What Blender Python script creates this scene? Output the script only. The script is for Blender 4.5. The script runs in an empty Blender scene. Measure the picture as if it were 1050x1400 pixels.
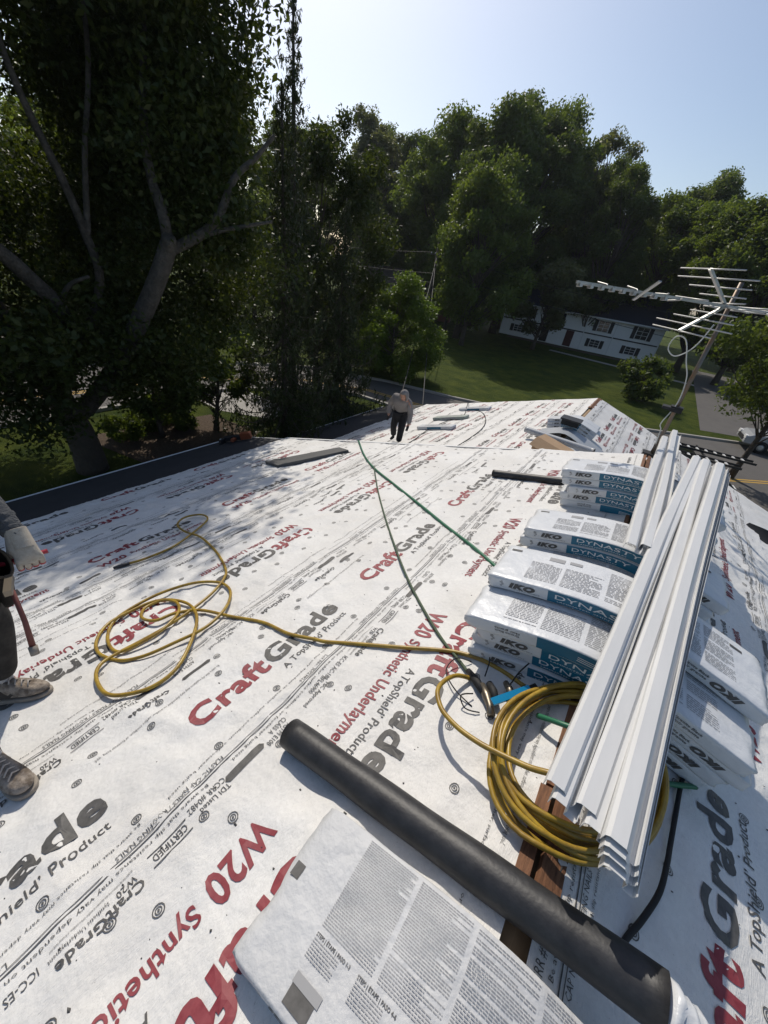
import bpy, bmesh, math, random
import numpy as np
from mathutils import Matrix, Vector

R = math.radians
scene = bpy.context.scene
COL = scene.collection

# ------------------------------------------------------------------ camera, sky, sun, exposure
cam_d = bpy.data.cameras.new('camera')
cam = bpy.data.objects.new('camera', cam_d)
COL.objects.link(cam)
cam_d.sensor_fit = 'VERTICAL'
cam_d.sensor_height = 36.0
cam_d.lens = 36.0 * 526.05 / 1400.0
cam_d.clip_start = 0.02
cam_d.clip_end = 2000.0
cam.matrix_world = (Matrix.Translation((-0.326, 0.0, 1.5)) @ Matrix.Rotation(R(30.213), 4, 'Z')
                    @ Matrix.Rotation(R(57.054), 4, 'X') @ Matrix.Rotation(R(9.193), 4, 'Z'))
scene.camera = cam

SUN_EL, SUN_AHEAD = 44.0, 42.0          # degrees above the horizon; degrees from -X towards +Y
sun_dir = Vector((-math.cos(R(SUN_EL)) * math.cos(R(SUN_AHEAD)), math.cos(R(SUN_EL)) * math.sin(R(SUN_AHEAD)), math.sin(R(SUN_EL))))
world = bpy.data.worlds.new('World')
scene.world = world
world.use_nodes = True
wn = world.node_tree
sky = wn.nodes.new('ShaderNodeTexSky')
sky.sky_type = 'NISHITA'
sky.sun_disc = False
sky.sun_elevation = R(SUN_EL)
sky.sun_rotation = math.atan2(sun_dir.x, sun_dir.y)
sky.air_density = 1.0
sky.dust_density = 1.4
sky.ozone_density = 1.0
bg = wn.nodes['Background']
bg.inputs['Strength'].default_value = 0.115
wn.links.new(sky.outputs[0], bg.inputs[0])
sun_l = bpy.data.lights.new('sun', 'SUN')
sun_l.energy = 3.25
sun_l.angle = R(0.55)
sun_l.color = (1.0, 0.93, 0.82)
sun = bpy.data.objects.new('sun', sun_l)
sun.rotation_euler = (-sun_dir).to_track_quat('-Z', 'Y').to_euler()
COL.objects.link(sun)
scene.view_settings.view_transform = 'Standard'
scene.view_settings.look = 'None'
scene.view_settings.exposure = 0.0
scene.view_settings.gamma = 1.0
scene.view_settings.use_curve_mapping = False

# ------------------------------------------------------------------ materials
def mat(name, col, rough=0.6, metal=0.0, spec=0.5, noise=None, bump=None, stretch=None):
    """noise=(scale, colour2, contrast) mixes a second colour; bump=(scale, strength, distance)."""
    m = bpy.data.materials.new(name)
    m.use_nodes = True
    nt = m.node_tree
    b = nt.nodes['Principled BSDF']
    b.inputs['Base Color'].default_value = (*col, 1)
    b.inputs['Roughness'].default_value = rough
    b.inputs['Metallic'].default_value = metal
    b.inputs['Specular IOR Level'].default_value = spec
    tc = nt.nodes.new('ShaderNodeTexCoord')
    co = tc.outputs['Object']
    if stretch:
        mp = nt.nodes.new('ShaderNodeMapping'); mp.inputs['Scale'].default_value = stretch; nt.links.new(co, mp.inputs['Vector']); co = mp.outputs[0]
    if noise:
        n = nt.nodes.new('ShaderNodeTexNoise')
        n.inputs['Scale'].default_value = noise[0]
        n.inputs['Detail'].default_value = 6
        n.inputs['Roughness'].default_value = 0.65
        nt.links.new(co, n.inputs['Vector'])
        r = nt.nodes.new('ShaderNodeValToRGB')
        k = noise[2]
        r.color_ramp.elements[0].position = 0.5 - k
        r.color_ramp.elements[1].position = 0.5 + k
        r.color_ramp.elements[0].color = (*col, 1)
        r.color_ramp.elements[1].color = (*noise[1], 1)
        nt.links.new(n.outputs['Fac'], r.inputs['Fac'])
        nt.links.new(r.outputs['Color'], b.inputs['Base Color'])
    if bump:
        n = nt.nodes.new('ShaderNodeTexNoise')
        n.inputs['Scale'].default_value = bump[0]
        n.inputs['Detail'].default_value = 5
        nt.links.new(co, n.inputs['Vector'])
        bp = nt.nodes.new('ShaderNodeBump')
        bp.inputs['Strength'].default_value = bump[1]
        bp.inputs['Distance'].default_value = bump[2]
        nt.links.new(n.outputs['Fac'], bp.inputs['Height'])
        nt.links.new(bp.outputs['Normal'], b.inputs['Normal'])
    return m

def sheet_mat():
    """white woven roofing underlayment: faint weave, soft creases, scuffs and dust."""
    m = mat('woven_underlayment', (0.76, 0.755, 0.735), 0.55, spec=0.35)
    nt = m.node_tree; b = nt.nodes['Principled BSDF']
    tc = nt.nodes['Texture Coordinate']
    def nz(scale, detail, src=None):
        n = nt.nodes.new('ShaderNodeTexNoise'); n.inputs['Scale'].default_value = scale; n.inputs['Detail'].default_value = detail
        nt.links.new(src or tc.outputs['Object'], n.inputs['Vector']); return n
    def ramp(src, p0, p1, c0, c1):
        r = nt.nodes.new('ShaderNodeValToRGB')
        r.color_ramp.elements[0].position = p0; r.color_ramp.elements[1].position = p1
        r.color_ramp.elements[0].color = (*c0, 1); r.color_ramp.elements[1].color = (*c1, 1)
        nt.links.new(src, r.inputs['Fac']); return r
    def mul(a, c, f=1.0):
        x = nt.nodes.new('ShaderNodeMix'); x.data_type = 'RGBA'; x.blend_type = 'MULTIPLY'; x.inputs[0].default_value = f
        nt.links.new(a, x.inputs[6]); nt.links.new(c, x.inputs[7]); return x.outputs[2]
    dirt = ramp(nz(1.7, 8).outputs['Fac'], 0.36, 0.62, (0.71, 0.695, 0.665), (0.78, 0.77, 0.745))
    mott = ramp(nz(55, 4).outputs['Fac'], 0.3, 0.7, (0.90, 0.90, 0.90), (1, 1, 1))
    spk = ramp(nz(230, 2).outputs['Fac'], 0.24, 0.33, (0.55, 0.53, 0.5), (1, 1, 1))
    c = mul(mul(dirt.outputs[0], mott.outputs[0], 0.8), spk.outputs[0], 0.7)
    nt.links.new(c, b.inputs['Base Color'])
    mp = nt.nodes.new('ShaderNodeMapping'); mp.inputs['Scale'].default_value = (1, 0.12, 1)
    nt.links.new(tc.outputs['Object'], mp.inputs['Vector'])
    weave = nz(420, 1, mp.outputs[0])
    cr = nz(26, 5)
    add = nt.nodes.new('ShaderNodeMath'); add.operation = 'MULTIPLY_ADD'; add.inputs[1].default_value = 3.0
    nt.links.new(cr.outputs['Fac'], add.inputs[0]); nt.links.new(weave.outputs['Fac'], add.inputs[2])
    bp = nt.nodes.new('ShaderNodeBump'); bp.inputs['Strength'].default_value = 0.8; bp.inputs['Distance'].default_value = 0.0022
    nt.links.new(add.outputs[0], bp.inputs['Height']); nt.links.new(bp.outputs['Normal'], b.inputs['Normal'])
    return m

def leaf_mat(name, c1, c2, trans=0.35, scale=0.6):
    m = bpy.data.materials.new(name); m.use_nodes = True
    nt = m.node_tree; nt.nodes.clear()
    out = nt.nodes.new('ShaderNodeOutputMaterial')
    geo = nt.nodes.new('ShaderNodeTexCoord')
    n = nt.nodes.new('ShaderNodeTexNoise'); n.inputs['Scale'].default_value = scale; n.inputs['Detail'].default_value = 8; n.inputs['Roughness'].default_value = 0.75
    nt.links.new(geo.outputs['Object'], n.inputs['Vector'])
    r = nt.nodes.new('ShaderNodeValToRGB')
    r.color_ramp.elements[0].position = 0.32; r.color_ramp.elements[1].position = 0.68
    r.color_ramp.elements[0].color = (*c1, 1); r.color_ramp.elements[1].color = (*c2, 1)
    nt.links.new(n.outputs['Fac'], r.inputs['Fac'])
    d = nt.nodes.new('ShaderNodeBsdfPrincipled'); d.inputs['Roughness'].default_value = 0.5; d.inputs['Specular IOR Level'].default_value = 0.35
    nt.links.new(r.outputs[0], d.inputs['Base Color'])
    t = nt.nodes.new('ShaderNodeBsdfTranslucent')
    br = nt.nodes.new('ShaderNodeMix'); br.data_type = 'RGBA'; br.blend_type = 'MULTIPLY'; br.inputs[0].default_value = 1.0
    nt.links.new(r.outputs[0], br.inputs[6]); br.inputs[7].default_value = (1.5, 1.45, 0.6, 1)
    nt.links.new(br.outputs[2], t.inputs['Color'])
    mx = nt.nodes.new('ShaderNodeMixShader'); mx.inputs[0].default_value = trans
    nt.links.new(d.outputs[0], mx.inputs[1]); nt.links.new(t.outputs[0], mx.inputs[2]); nt.links.new(mx.outputs[0], out.inputs[0])
    return m

M = {}
M['sheet'] = sheet_mat()
M['ink'] = mat('black_ink', (0.05, 0.048, 0.045), 0.6, noise=(40, (0.12, 0.115, 0.11), 0.25))
M['red'] = mat('red_ink', (0.20, 0.018, 0.028), 0.6, noise=(40, (0.30, 0.06, 0.07), 0.25))
M['membrane'] = mat('black_membrane', (0.018, 0.019, 0.022), 0.85, noise=(3, (0.03, 0.03, 0.033), 0.2), bump=(300, 0.5, 0.003))
M['wood'] = mat('ridge_wood', (0.075, 0.032, 0.016), 0.8, noise=(9, (0.27, 0.125, 0.06), 0.22), bump=(30, 0.6, 0.004), stretch=(9, 1, 9))
M['deck'] = mat('plywood', (0.34, 0.22, 0.12), 0.8, noise=(5, (0.42, 0.3, 0.18), 0.2))
M['wall_white'] = mat('white_siding', (0.80, 0.80, 0.79), 0.7, noise=(2, (0.74, 0.74, 0.73), 0.3))
M['brick'] = mat('red_brick_wall', (0.16, 0.07, 0.05), 0.9, noise=(12, (0.22, 0.11, 0.08), 0.3))
M['wrap'] = mat('white_plastic_wrap', (0.68, 0.69, 0.70), 0.34, spec=0.5, noise=(3, (0.60, 0.615, 0.63), 0.3), bump=(18, 0.6, 0.009))
M['wrap_dull'] = mat('dull_printed_wrap', (0.60, 0.605, 0.61), 0.55, spec=0.35, noise=(4, (0.50, 0.505, 0.51), 0.25), bump=(22, 0.9, 0.010))
M['teal'] = mat('teal_print', (0.004, 0.13, 0.225), 0.35, spec=0.5, bump=(24, 0.3, 0.004))
M['white_ink'] = mat('white_ink', (0.72, 0.74, 0.75), 0.45)
M['grey_ink'] = mat('grey_small_print', (0.30, 0.30, 0.305), 0.5)
M['vinyl'] = mat('white_vinyl', (0.70, 0.695, 0.68), 0.38, spec=0.5, noise=(5, (0.60, 0.60, 0.59), 0.3), stretch=(3, .5, 3))
M['hose_y'] = mat('yellow_hose', (0.42, 0.275, 0.03), 0.38, spec=0.5, noise=(17, (0.26, 0.155, 0.025), 0.14))
M['hose_g'] = mat('green_hose', (0.02, 0.135, 0.07), 0.42, noise=(8, (0.03, 0.17, 0.09), 0.3))
M['cord_g'] = mat('dark_green_cord', (0.06, 0.09, 0.05), 0.7)
M['black'] = mat('black_plastic', (0.013, 0.013, 0.015), 0.5, spec=0.5, noise=(16, (0.035, 0.035, 0.037), 0.18), bump=(70, 0.35, 0.003))
M['rubber'] = mat('black_rubber', (0.012, 0.012, 0.013), 0.7)
M['brass'] = mat('dull_metal_fitting', (0.22, 0.19, 0.15), 0.4, metal=0.8)
M['blue'] = mat('anodised_blue', (0.0, 0.22, 0.42), 0.25, metal=0.5)
M['steel'] = mat('weathered_aluminium', (0.50, 0.50, 0.485), 0.45, metal=0.6, noise=(20, (0.42, 0.42, 0.4), 0.3))
M['mast'] = mat('grey_mast', (0.16, 0.155, 0.15), 0.5, metal=0.5, noise=(6, (0.24, 0.15, 0.09), 0.12))
M['cable_w'] = mat('white_coax', (0.6, 0.6, 0.56), 0.5)
M['greymat'] = mat('grey_flashing', (0.07, 0.07, 0.068), 0.8, noise=(8, (0.10, 0.10, 0.10), 0.3))
M['greyplast'] = mat('grey_plastic', (0.40, 0.42, 0.44), 0.4, noise=(6, (0.34, 0.36, 0.39), 0.3))
M['card'] = mat('cardboard', (0.36, 0.23, 0.13), 0.85, noise=(6, (0.41, 0.28, 0.17), 0.3))
M['paper_g'] = mat('green_grey_wrap', (0.33, 0.37, 0.33), 0.5)
M['orange'] = mat('orange_plastic', (0.22, 0.05, 0.015), 0.6)
M['grass'] = mat('lawn_grass', (0.02, 0.042, 0.003), 0.95, spec=0.15, noise=(.9, (0.085, 0.105, 0.010), 0.2), bump=(40, 1.0, 0.08))  # dark and pale green patches carry the lawn's shade and sunlit spots as colour
M['mulch'] = mat('bark_mulch', (0.05, 0.032, 0.02), 0.95, noise=(14, (0.12, 0.08, 0.05), 0.25), bump=(40, 1.0, 0.05))
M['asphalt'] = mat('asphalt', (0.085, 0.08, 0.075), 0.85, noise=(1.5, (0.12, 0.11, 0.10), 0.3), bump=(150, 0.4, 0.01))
M['concrete'] = mat('concrete', (0.30, 0.285, 0.26), 0.85, noise=(2, (0.37, 0.35, 0.32), 0.3))
M['paint_y'] = mat('yellow_road_paint', (0.5, 0.3, 0.04), 0.7)
M['bark'] = mat('dark_bark', (0.055, 0.045, 0.036), 0.95, noise=(5, (0.09, 0.075, 0.06), 0.3), bump=(9, 1.0, 0.06))
M['bark_pale'] = mat('pale_grey_bark', (0.10, 0.09, 0.08), 0.95, noise=(5, (0.04, 0.036, 0.03), 0.16), bump=(16, 1.0, 0.05))
M['leaf_maple'] = leaf_mat('maple_leaves', (0.024, 0.04, 0.011), (0.066, 0.084, 0.018), 0.42, 0.9)
M['leaf_dark'] = leaf_mat('dark_leaves', (0.052, 0.085, 0.026), (0.115, 0.15, 0.04), 0.46, 0.5)
M['leaf_mid'] = leaf_mat('green_leaves', (0.066, 0.105, 0.026), (0.14, 0.18, 0.042), 0.48, 0.35)
M['leaf_grey'] = leaf_mat('greyish_leaves', (0.085, 0.10, 0.05), (0.14, 0.155, 0.07), 0.42, 0.5)
M['leaf_bright'] = leaf_mat('bright_leaves', (0.06, 0.105, 0.015), (0.13, 0.19, 0.03), 0.42, 0.9)
M['needle'] = leaf_mat('spruce_needles', (0.020, 0.034, 0.009), (0.045, 0.058, 0.016), 0.2, 1.2)
M['roof_navy'] = mat('dark_blue_shingles', (0.022, 0.027, 0.042), 0.85, noise=(5, (0.03, 0.035, 0.052), 0.3))
M['roof_brown'] = mat('brown_shingles', (0.10, 0.075, 0.06), 0.85, noise=(5, (0.13, 0.10, 0.08), 0.3))
M['trim_white'] = mat('white_trim', (0.68, 0.68, 0.67), 0.6)
M['shutter'] = mat('black_shutter', (0.012, 0.012, 0.014), 0.6)
M['glass'] = mat('window_glass', (0.03, 0.035, 0.04), 0.08, spec=0.6)
M['door_red'] = mat('dark_red_door', (0.06, 0.012, 0.014), 0.5)
M['car_white'] = mat('white_car_paint', (0.36, 0.37, 0.38), 0.18, spec=0.6)
M['car_grey'] = mat('grey_car_paint', (0.09, 0.10, 0.11), 0.2, spec=0.6)
M['car_black'] = mat('black_car_paint', (0.009, 0.009, 0.01), 0.18, spec=0.6)
M['tyre'] = mat('tyre_rubber', (0.012, 0.012, 0.012), 0.85)
M['alu_glint'] = mat('aluminium_rung_glint', (0.85, 0.85, 0.84), 0.35, metal=0.25)  # near-white, barely metallic base paints the sun glint onto the ladder rungs
M['hoodie'] = mat('grey_hoodie', (0.19, 0.175, 0.17), 0.9, noise=(9, (0.24, 0.22, 0.21), 0.3), bump=(30, 0.5, 0.01))
M['sleeve'] = mat('charcoal_sleeve', (0.05, 0.053, 0.06), 0.9, noise=(12, (0.085, 0.09, 0.095), 0.3), bump=(22, 1.0, 0.035))
M['trouser'] = mat('black_trousers', (0.014, 0.014, 0.017), 0.9, bump=(25, 0.6, 0.01))
M['camo'] = mat('dark_work_trousers', (0.014, 0.013, 0.012), 0.9, noise=(11, (0.04, 0.036, 0.032), 0.12), bump=(25, 0.6, 0.012))
M['skin'] = mat('skin', (0.42, 0.23, 0.16), 0.55)
M['glove'] = mat('knit_glove', (0.44, 0.40, 0.34), 0.95, noise=(60, (0.34, 0.30, 0.25), 0.2), bump=(220, 0.6, 0.003))
M['glove_red'] = mat('red_rubber_palm', (0.30, 0.015, 0.03), 0.5)
M['leather'] = mat('dark_leather', (0.006, 0.005, 0.005), 0.8, spec=0.2, noise=(12, (0.014, 0.012, 0.010), 0.2), bump=(60, 0.4, 0.003))
M['tan'] = mat('tan_leather_edge', (0.07, 0.048, 0.028), 0.8)
M['shoe'] = mat('worn_shoe_fabric', (0.13, 0.10, 0.075), 0.9, noise=(26, (0.34, 0.29, 0.24), 0.12), bump=(70, 0.7, 0.005))
M['shoe_dark'] = mat('shoe_dark_panel', (0.03, 0.026, 0.022), 0.85, noise=(20, (0.07, 0.055, 0.045), 0.2))
M['sole'] = mat('dirty_white_sole', (0.34, 0.30, 0.25), 0.8, noise=(16, (0.20, 0.17, 0.14), 0.2))
M['lace'] = mat('pale_laces', (0.48, 0.43, 0.38), 0.9)
M['sock'] = mat('grey_sock', (0.45, 0.44, 0.43), 0.95)
M['boot'] = mat('brown_boot', (0.075, 0.042, 0.024), 0.75, noise=(25, (0.13, 0.08, 0.05), 0.2), bump=(60, 0.6, 0.004))
M['hammer_h'] = mat('red_brown_handle', (0.16, 0.045, 0.035), 0.55)

# ------------------------------------------------------------------ helpers
class MB:
    """collects geometry and builds ONE mesh object"""
    def __init__(s): s.v = []; s.f = []; s.m = []
    def add(s, v, f, mi=0):
        o = len(s.v); s.v += [tuple(map(float, p)) for p in v]; s.f += [tuple(i + o for i in q) for q in f]; s.m += [mi] * len(f); return s
    def box(s, lo, hi, mi=0, fr=None):
        v = [(x, y, z) for x in (lo[0], hi[0]) for y in (lo[1], hi[1]) for z in (lo[2], hi[2])]
        if fr is not None: v = [fr(Vector(p)) for p in v]
        return s.add(v, [(0, 1, 3, 2), (4, 6, 7, 5), (0, 4, 5, 1), (2, 3, 7, 6), (0, 2, 6, 4), (1, 5, 7, 3)], mi)
    def bar(s, a, b, w, h, up=(0, 0, 1), mi=0):
        a, b = Vector(a), Vector(b); d = (b - a).normalized(); x = d.cross(Vector(up))
        if x.length < 1e-4: x = d.cross(Vector((1, 0, 0)))
        x.normalize(); u = x.cross(d)
        v = [p + x * sx * w / 2 + u * su * h / 2 for p in (a, b) for sx, su in ((-1, -1), (1, -1), (1, 1), (-1, 1))]
        return s.add(v, [(3, 2, 1, 0), (4, 5, 6, 7), (0, 1, 5, 4), (1, 2, 6, 5), (2, 3, 7, 6), (3, 0, 4, 7)], mi)
    def tube(s, pts, rad, n=8, cap=True, mi=0):
        pts = [Vector(p) for p in pts]; k = len(pts)
        if not hasattr(rad, '__len__'): rad = [rad] * k
        o = len(s.v); ref = None
        for i, p in enumerate(pts):
            d = (pts[min(i + 1, k - 1)] - pts[max(i - 1, 0)]).normalized()
            if ref is None: ref = d.orthogonal().normalized()
            ref = (ref - d * ref.dot(d))
            ref = ref.normalized() if ref.length > 1e-5 else d.orthogonal().normalized()
            b = d.cross(ref)
            for j in range(n):
                a = 2 * math.pi * j / n
                s.v.append(tuple(p + (ref * math.cos(a) + b * math.sin(a)) * rad[i]))
        for i in range(k - 1):
            for j in range(n):
                s.f.append((o + i * n + j, o + i * n + (j + 1) % n, o + (i + 1) * n + (j + 1) % n, o + (i + 1) * n + j)); s.m.append(mi)
        if cap:
            s.f.append(tuple(o + j for j in reversed(range(n)))); s.m.append(mi)
            s.f.append(tuple(o + (k - 1) * n + j for j in range(n))); s.m.append(mi)
        return s
    def lathe(s, c, prof, n=16, axis=(0, 0, 1), mi=0):
        a = Vector(axis).normalized(); x = a.orthogonal().normalized(); y = a.cross(x); c = Vector(c); o = len(s.v); k = len(prof)
        for r, h in prof:
            for j in range(n):
                t = 2 * math.pi * j / n; s.v.append(tuple(c + a * h + (x * math.cos(t) + y * math.sin(t)) * r))
        for i in range(k - 1):
            for j in range(n):
                s.f.append((o + i * n + j, o + i * n + (j + 1) % n, o + (i + 1) * n + (j + 1) % n, o + (i + 1) * n + j)); s.m.append(mi)
        return s
    def build(s, name, mats, parent=None, smooth=False):
        me = bpy.data.meshes.new(name)
        me.from_pydata(s.v, [], s.f)
        mats = mats if isinstance(mats, (list, tuple)) else [mats]
        for mm in mats: me.materials.append(M[mm] if isinstance(mm, str) else mm)
        if len(mats) > 1: me.polygons.foreach_set('material_index', s.m)
        if smooth: me.polygons.foreach_set('use_smooth', [True] * len(me.polygons))
        me.update()
        return link(name, me, parent)

def link(name, me, parent=None):
    o = bpy.data.objects.new(name, me); COL.objects.link(o)
    if parent: o.parent = parent
    return o

def tag(o, label=None, cat=None, group=None, kind=None):
    if label: o['label'] = label
    if cat: o['category'] = cat
    if group: o['group'] = group
    if kind: o['kind'] = kind
    return o

def thing(name, label, cat, group=None):
    o = bpy.data.objects.new(name, None); o.empty_display_size = 0.1; COL.objects.link(o)
    return tag(o, label, cat, group)

def np_mesh(name, V, F, mats, parent=None, mi=None, smooth=False):
    """V (n,3), F (m,k) constant polygon size k"""
    me = bpy.data.meshes.new(name)
    V = np.asarray(V, np.float32); F = np.asarray(F, np.int32); k = F.shape[1]
    me.vertices.add(len(V)); me.vertices.foreach_set('co', V.ravel())
    me.loops.add(F.size); me.loops.foreach_set('vertex_index', F.ravel())
    me.polygons.add(len(F)); me.polygons.foreach_set('loop_start', np.arange(0, F.size, k, dtype=np.int32))
    try: me.polygons.foreach_set('loop_total', np.full(len(F), k, np.int32))
    except Exception: pass
    mats = mats if isinstance(mats, (list, tuple)) else [mats]
    for mm in mats: me.materials.append(M[mm] if isinstance(mm, str) else mm)
    if mi is not None: me.polygons.foreach_set('material_index', np.asarray(mi, np.int32))
    if smooth: me.polygons.foreach_set('use_smooth', np.ones(len(F), bool))
    me.update(calc_edges=True)
    me.validate()
    return link(name, me, parent)

def smooth_path(pts, n=6, closed=False):
    P = [Vector(p) for p in pts]; out = []; k = len(P)
    for i in range(k - 1):
        p0, p1, p2, p3 = P[max(i - 1, 0)], P[i], P[i + 1], P[min(i + 2, k - 1)]
        for j in range(n):
            t = j / n
            out.append(0.5 * ((2 * p1) + (p2 - p0) * t + (2 * p0 - 5 * p1 + 4 * p2 - p3) * t * t + (3 * p1 - p0 - 3 * p2 + p3) * t ** 3))
    out.append(P[-1]); return out

def _hash(i, j, seed):
    h = (i.astype(np.int64) * 374761393 + j.astype(np.int64) * 668265263 + seed * 1442695041) & 0x7fffffff
    h = ((h ^ (h >> 13)) * 1274126177) & 0x7fffffff
    return ((h ^ (h >> 16)) & 0xffff) / 65535.0
def vnoise(x, y, seed=0):
    x = np.asarray(x, float); y = np.asarray(y, float)
    i = np.floor(x); j = np.floor(y); u = x - i; v = y - j
    u = u * u * (3 - 2 * u); v = v * v * (3 - 2 * v)
    a = _hash(i, j, seed); b = _hash(i + 1, j, seed); c = _hash(i, j + 1, seed); d = _hash(i + 1, j + 1, seed)
    return (a * (1 - u) + b * u) * (1 - v) + (c * (1 - u) + d * u) * v

# ------------------------------------------------------------------ ground, roads
GZ = -5.0
def flat(name, pts, z, m, kind='structure', parent=None):
    b = MB(); b.add([(x, y, z) for x, y in pts], [tuple(range(len(pts)))]); o = b.build(name, m, parent)
    if kind and not parent: o['kind'] = kind
    return o
gn = 60
gx, gy = np.meshgrid(np.linspace(-1, 1, gn), np.linspace(-1, 1, gn), indexing='ij')
gX = np.sign(gx) * np.abs(gx) ** 2 * 700; gY = np.sign(gy) * np.abs(gy) ** 2 * 700 + 20
idx = np.arange(gn * gn).reshape(gn, gn)
o = np_mesh('ground', np.stack([gX.ravel(), gY.ravel(), np.full(gn * gn, GZ)], 1),
            np.stack([idx[:-1, :-1].ravel(), idx[1:, :-1].ravel(), idx[1:, 1:].ravel(), idx[:-1, 1:].ravel()], 1), 'grass')
o['kind'] = 'structure'
OUT = [(-24.5, -90), (-24.5, 4), (-23.5, 12.5), (-18.6, 19.0), (-14.0, 21.2), (-9.7, 22.2), (-6.3, 23.4), (1.1, 28.35), (6, 31.7), (60, 69)]
INN = [(-17.6, -90), (-17.6, 4), (-17.4, 11.5), (-15.6, 15.6), (-13.2, 17.2), (-9.0, 17.5), (-4.0, 17.2), (4.0, 17.6), (10.5, 24.2), (64, 61)]
b = MB(); nn = len(OUT)
b.add([(x, y, GZ + .004) for x, y in OUT] + [(x, y, GZ + .004) for x, y in INN], [(i, i + nn, i + nn + 1, i + 1) for i in range(nn - 1)])
tag(b.build('road', 'asphalt'), kind='structure')
for off in (0.0, 0.24):
    b = MB()
    for i in range(nn - 1):
        q = []
        for k, w_ in ((i, 0), (i + 1, 0), (i + 1, .11), (i, .11)):
            o1, i1 = Vector(OUT[k]), Vector(INN[k]); L_ = (i1 - o1).length; p_ = o1.lerp(i1, .60 + (off + w_) / L_); q.append((p_.x, p_.y, GZ + .009))
        b.add(q, [(0, 1, 2, 3)])
    tag(b.build('road_line', 'paint_y'), kind='structure')
for E_ in (OUT, INN):
    b = MB()
    for p, q in zip(E_[:-1], E_[1:]): b.bar((p[0], p[1], GZ + .06), (q[0], q[1], GZ + .06), .18, .13)
    tag(b.build('kerb', 'concrete'), kind='structure')
flat('footpath', [(-12, 53.2), (4.2, 51.6), (5, 52.6), (-12, 54.3)], GZ + 0.006, 'concrete')
flat('driveway', [(3.6, 32.2), (10.0, 35.6), (10.5, 66), (3.4, 66)], GZ + 0.008, 'asphalt')  # dark asphalt tone stands in for tree shade over the drive
flat('pavement', [(-15.2, 9.9), (-13.0, 11.1), (-14.2, 12.6), (-17.5, 12.6), (-17.5, 9.9)], GZ + 0.006, 'concrete')
flat('garden_bed', [(-15.5, 4.6), (-12.4, 5.2), (-11.6, 8.6), (-12.4, 9.7), (-15.0, 9.3)], GZ + 0.01, 'mulch')
flat('garden_bed', [(-19, 57.2), (-2, 58.6), (-2, 60.2), (-19, 59.6)], GZ + 0.01, 'mulch')

# ------------------------------------------------------------------ lettering templates (flat print)
_T = {}
def tmpl(text, bold=0.0, cut=0.0, res=3, shear=0.0):
    """unit lettering: verts (n,2) with cap height 1, starting at x=0; list of faces; natural width"""
    key = (text, bold, cut, res, shear)
    if key in _T: return _T[key]
    cu = bpy.data.curves.new('lettering', 'FONT'); cu.body = text; cu.size = 1.0; cu.offset = bold; cu.resolution_u = res
    cu.shear = shear; cu.fill_mode = 'FRONT'; cu.space_character = 1.0 + bold * 2.2
    ob = bpy.data.objects.new('lettering', cu); COL.objects.link(ob)
    bpy.context.view_layer.update()
    me = bpy.data.meshes.new_from_object(ob.evaluated_get(bpy.context.evaluated_depsgraph_get()))
    bpy.data.objects.remove(ob); bpy.data.curves.remove(cu)
    bm = bmesh.new(); bm.from_mesh(me); bpy.data.meshes.remove(me)
    bmesh.ops.remove_doubles(bm, verts=bm.verts, dist=1e-4)
    if cut:
        xs = [v.co.x for v in bm.verts]; ys = [v.co.y for v in bm.verts]
        for ax, lo, hi in ((0, min(xs), max(xs)), (1, min(ys), max(ys))):
            p = lo + cut
            while p < hi:
                co = (p, 0, 0) if ax == 0 else (0, p, 0); no = (1, 0, 0) if ax == 0 else (0, 1, 0)
                bmesh.ops.bisect_plane(bm, geom=bm.verts[:] + bm.edges[:] + bm.faces[:], plane_co=co, plane_no=no)
                p += cut
    bm.verts.ensure_lookup_table()
    V = np.array([(v.co.x, v.co.y) for v in bm.verts]) / 0.70
    F = [tuple(v.index for v in f.verts) for f in bm.faces]
    bm.free()
    V[:, 0] -= V[:, 0].min()
    _T[key] = (V, F, V[:, 0].max()); return _T[key]

def ring_tmpl():
    if 'ring' in _T: return _T['ring']
    V = []; F = []
    for r0, r1 in ((0.82, 1.0), (0.42, 0.58), (0.0, 0.2)):
        o = len(V); n = 12
        for j in range(n):
            a = 2 * math.pi * j / n
            V += [(r0 * math.cos(a), r0 * math.sin(a)), (r1 * math.cos(a), r1 * math.sin(a))]
        for j in range(n):
            k = (j + 1) % n
            F.append((o + 2 * j, o + 2 * j + 1, o + 2 * k + 1, o + 2 * k))
    _T['ring'] = (np.array(V), F, 1.0); return _T['ring']
def oval_tmpl():
    if 'oval' in _T: return _T['oval']
    pts = []
    n = 16
    for j in range(n + 1):
        x = 6.0 * j / n; e = min(x, 6 - x); w = .5 if e >= .5 else math.sqrt(max(0, .25 - (.5 - e) ** 2)); pts += [(x, .5 - w), (x, .5 + w)]
    _T['oval'] = (np.array(pts), [(2 * j, 2 * j + 2, 2 * j + 3, 2 * j + 1) for j in range(n)], 6.0); return _T['oval']
def rect_tmpl(n=1):
    k = ('rect', n)
    if k not in _T:
        V = [(i / n, j) for i in range(n + 1) for j in (0, 1)]
        _T[k] = (np.array(V, float), [(2 * i, 2 * i + 2, 2 * i + 3, 2 * i + 1) for i in range(n)], 1.0)
    return _T[k]

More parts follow.
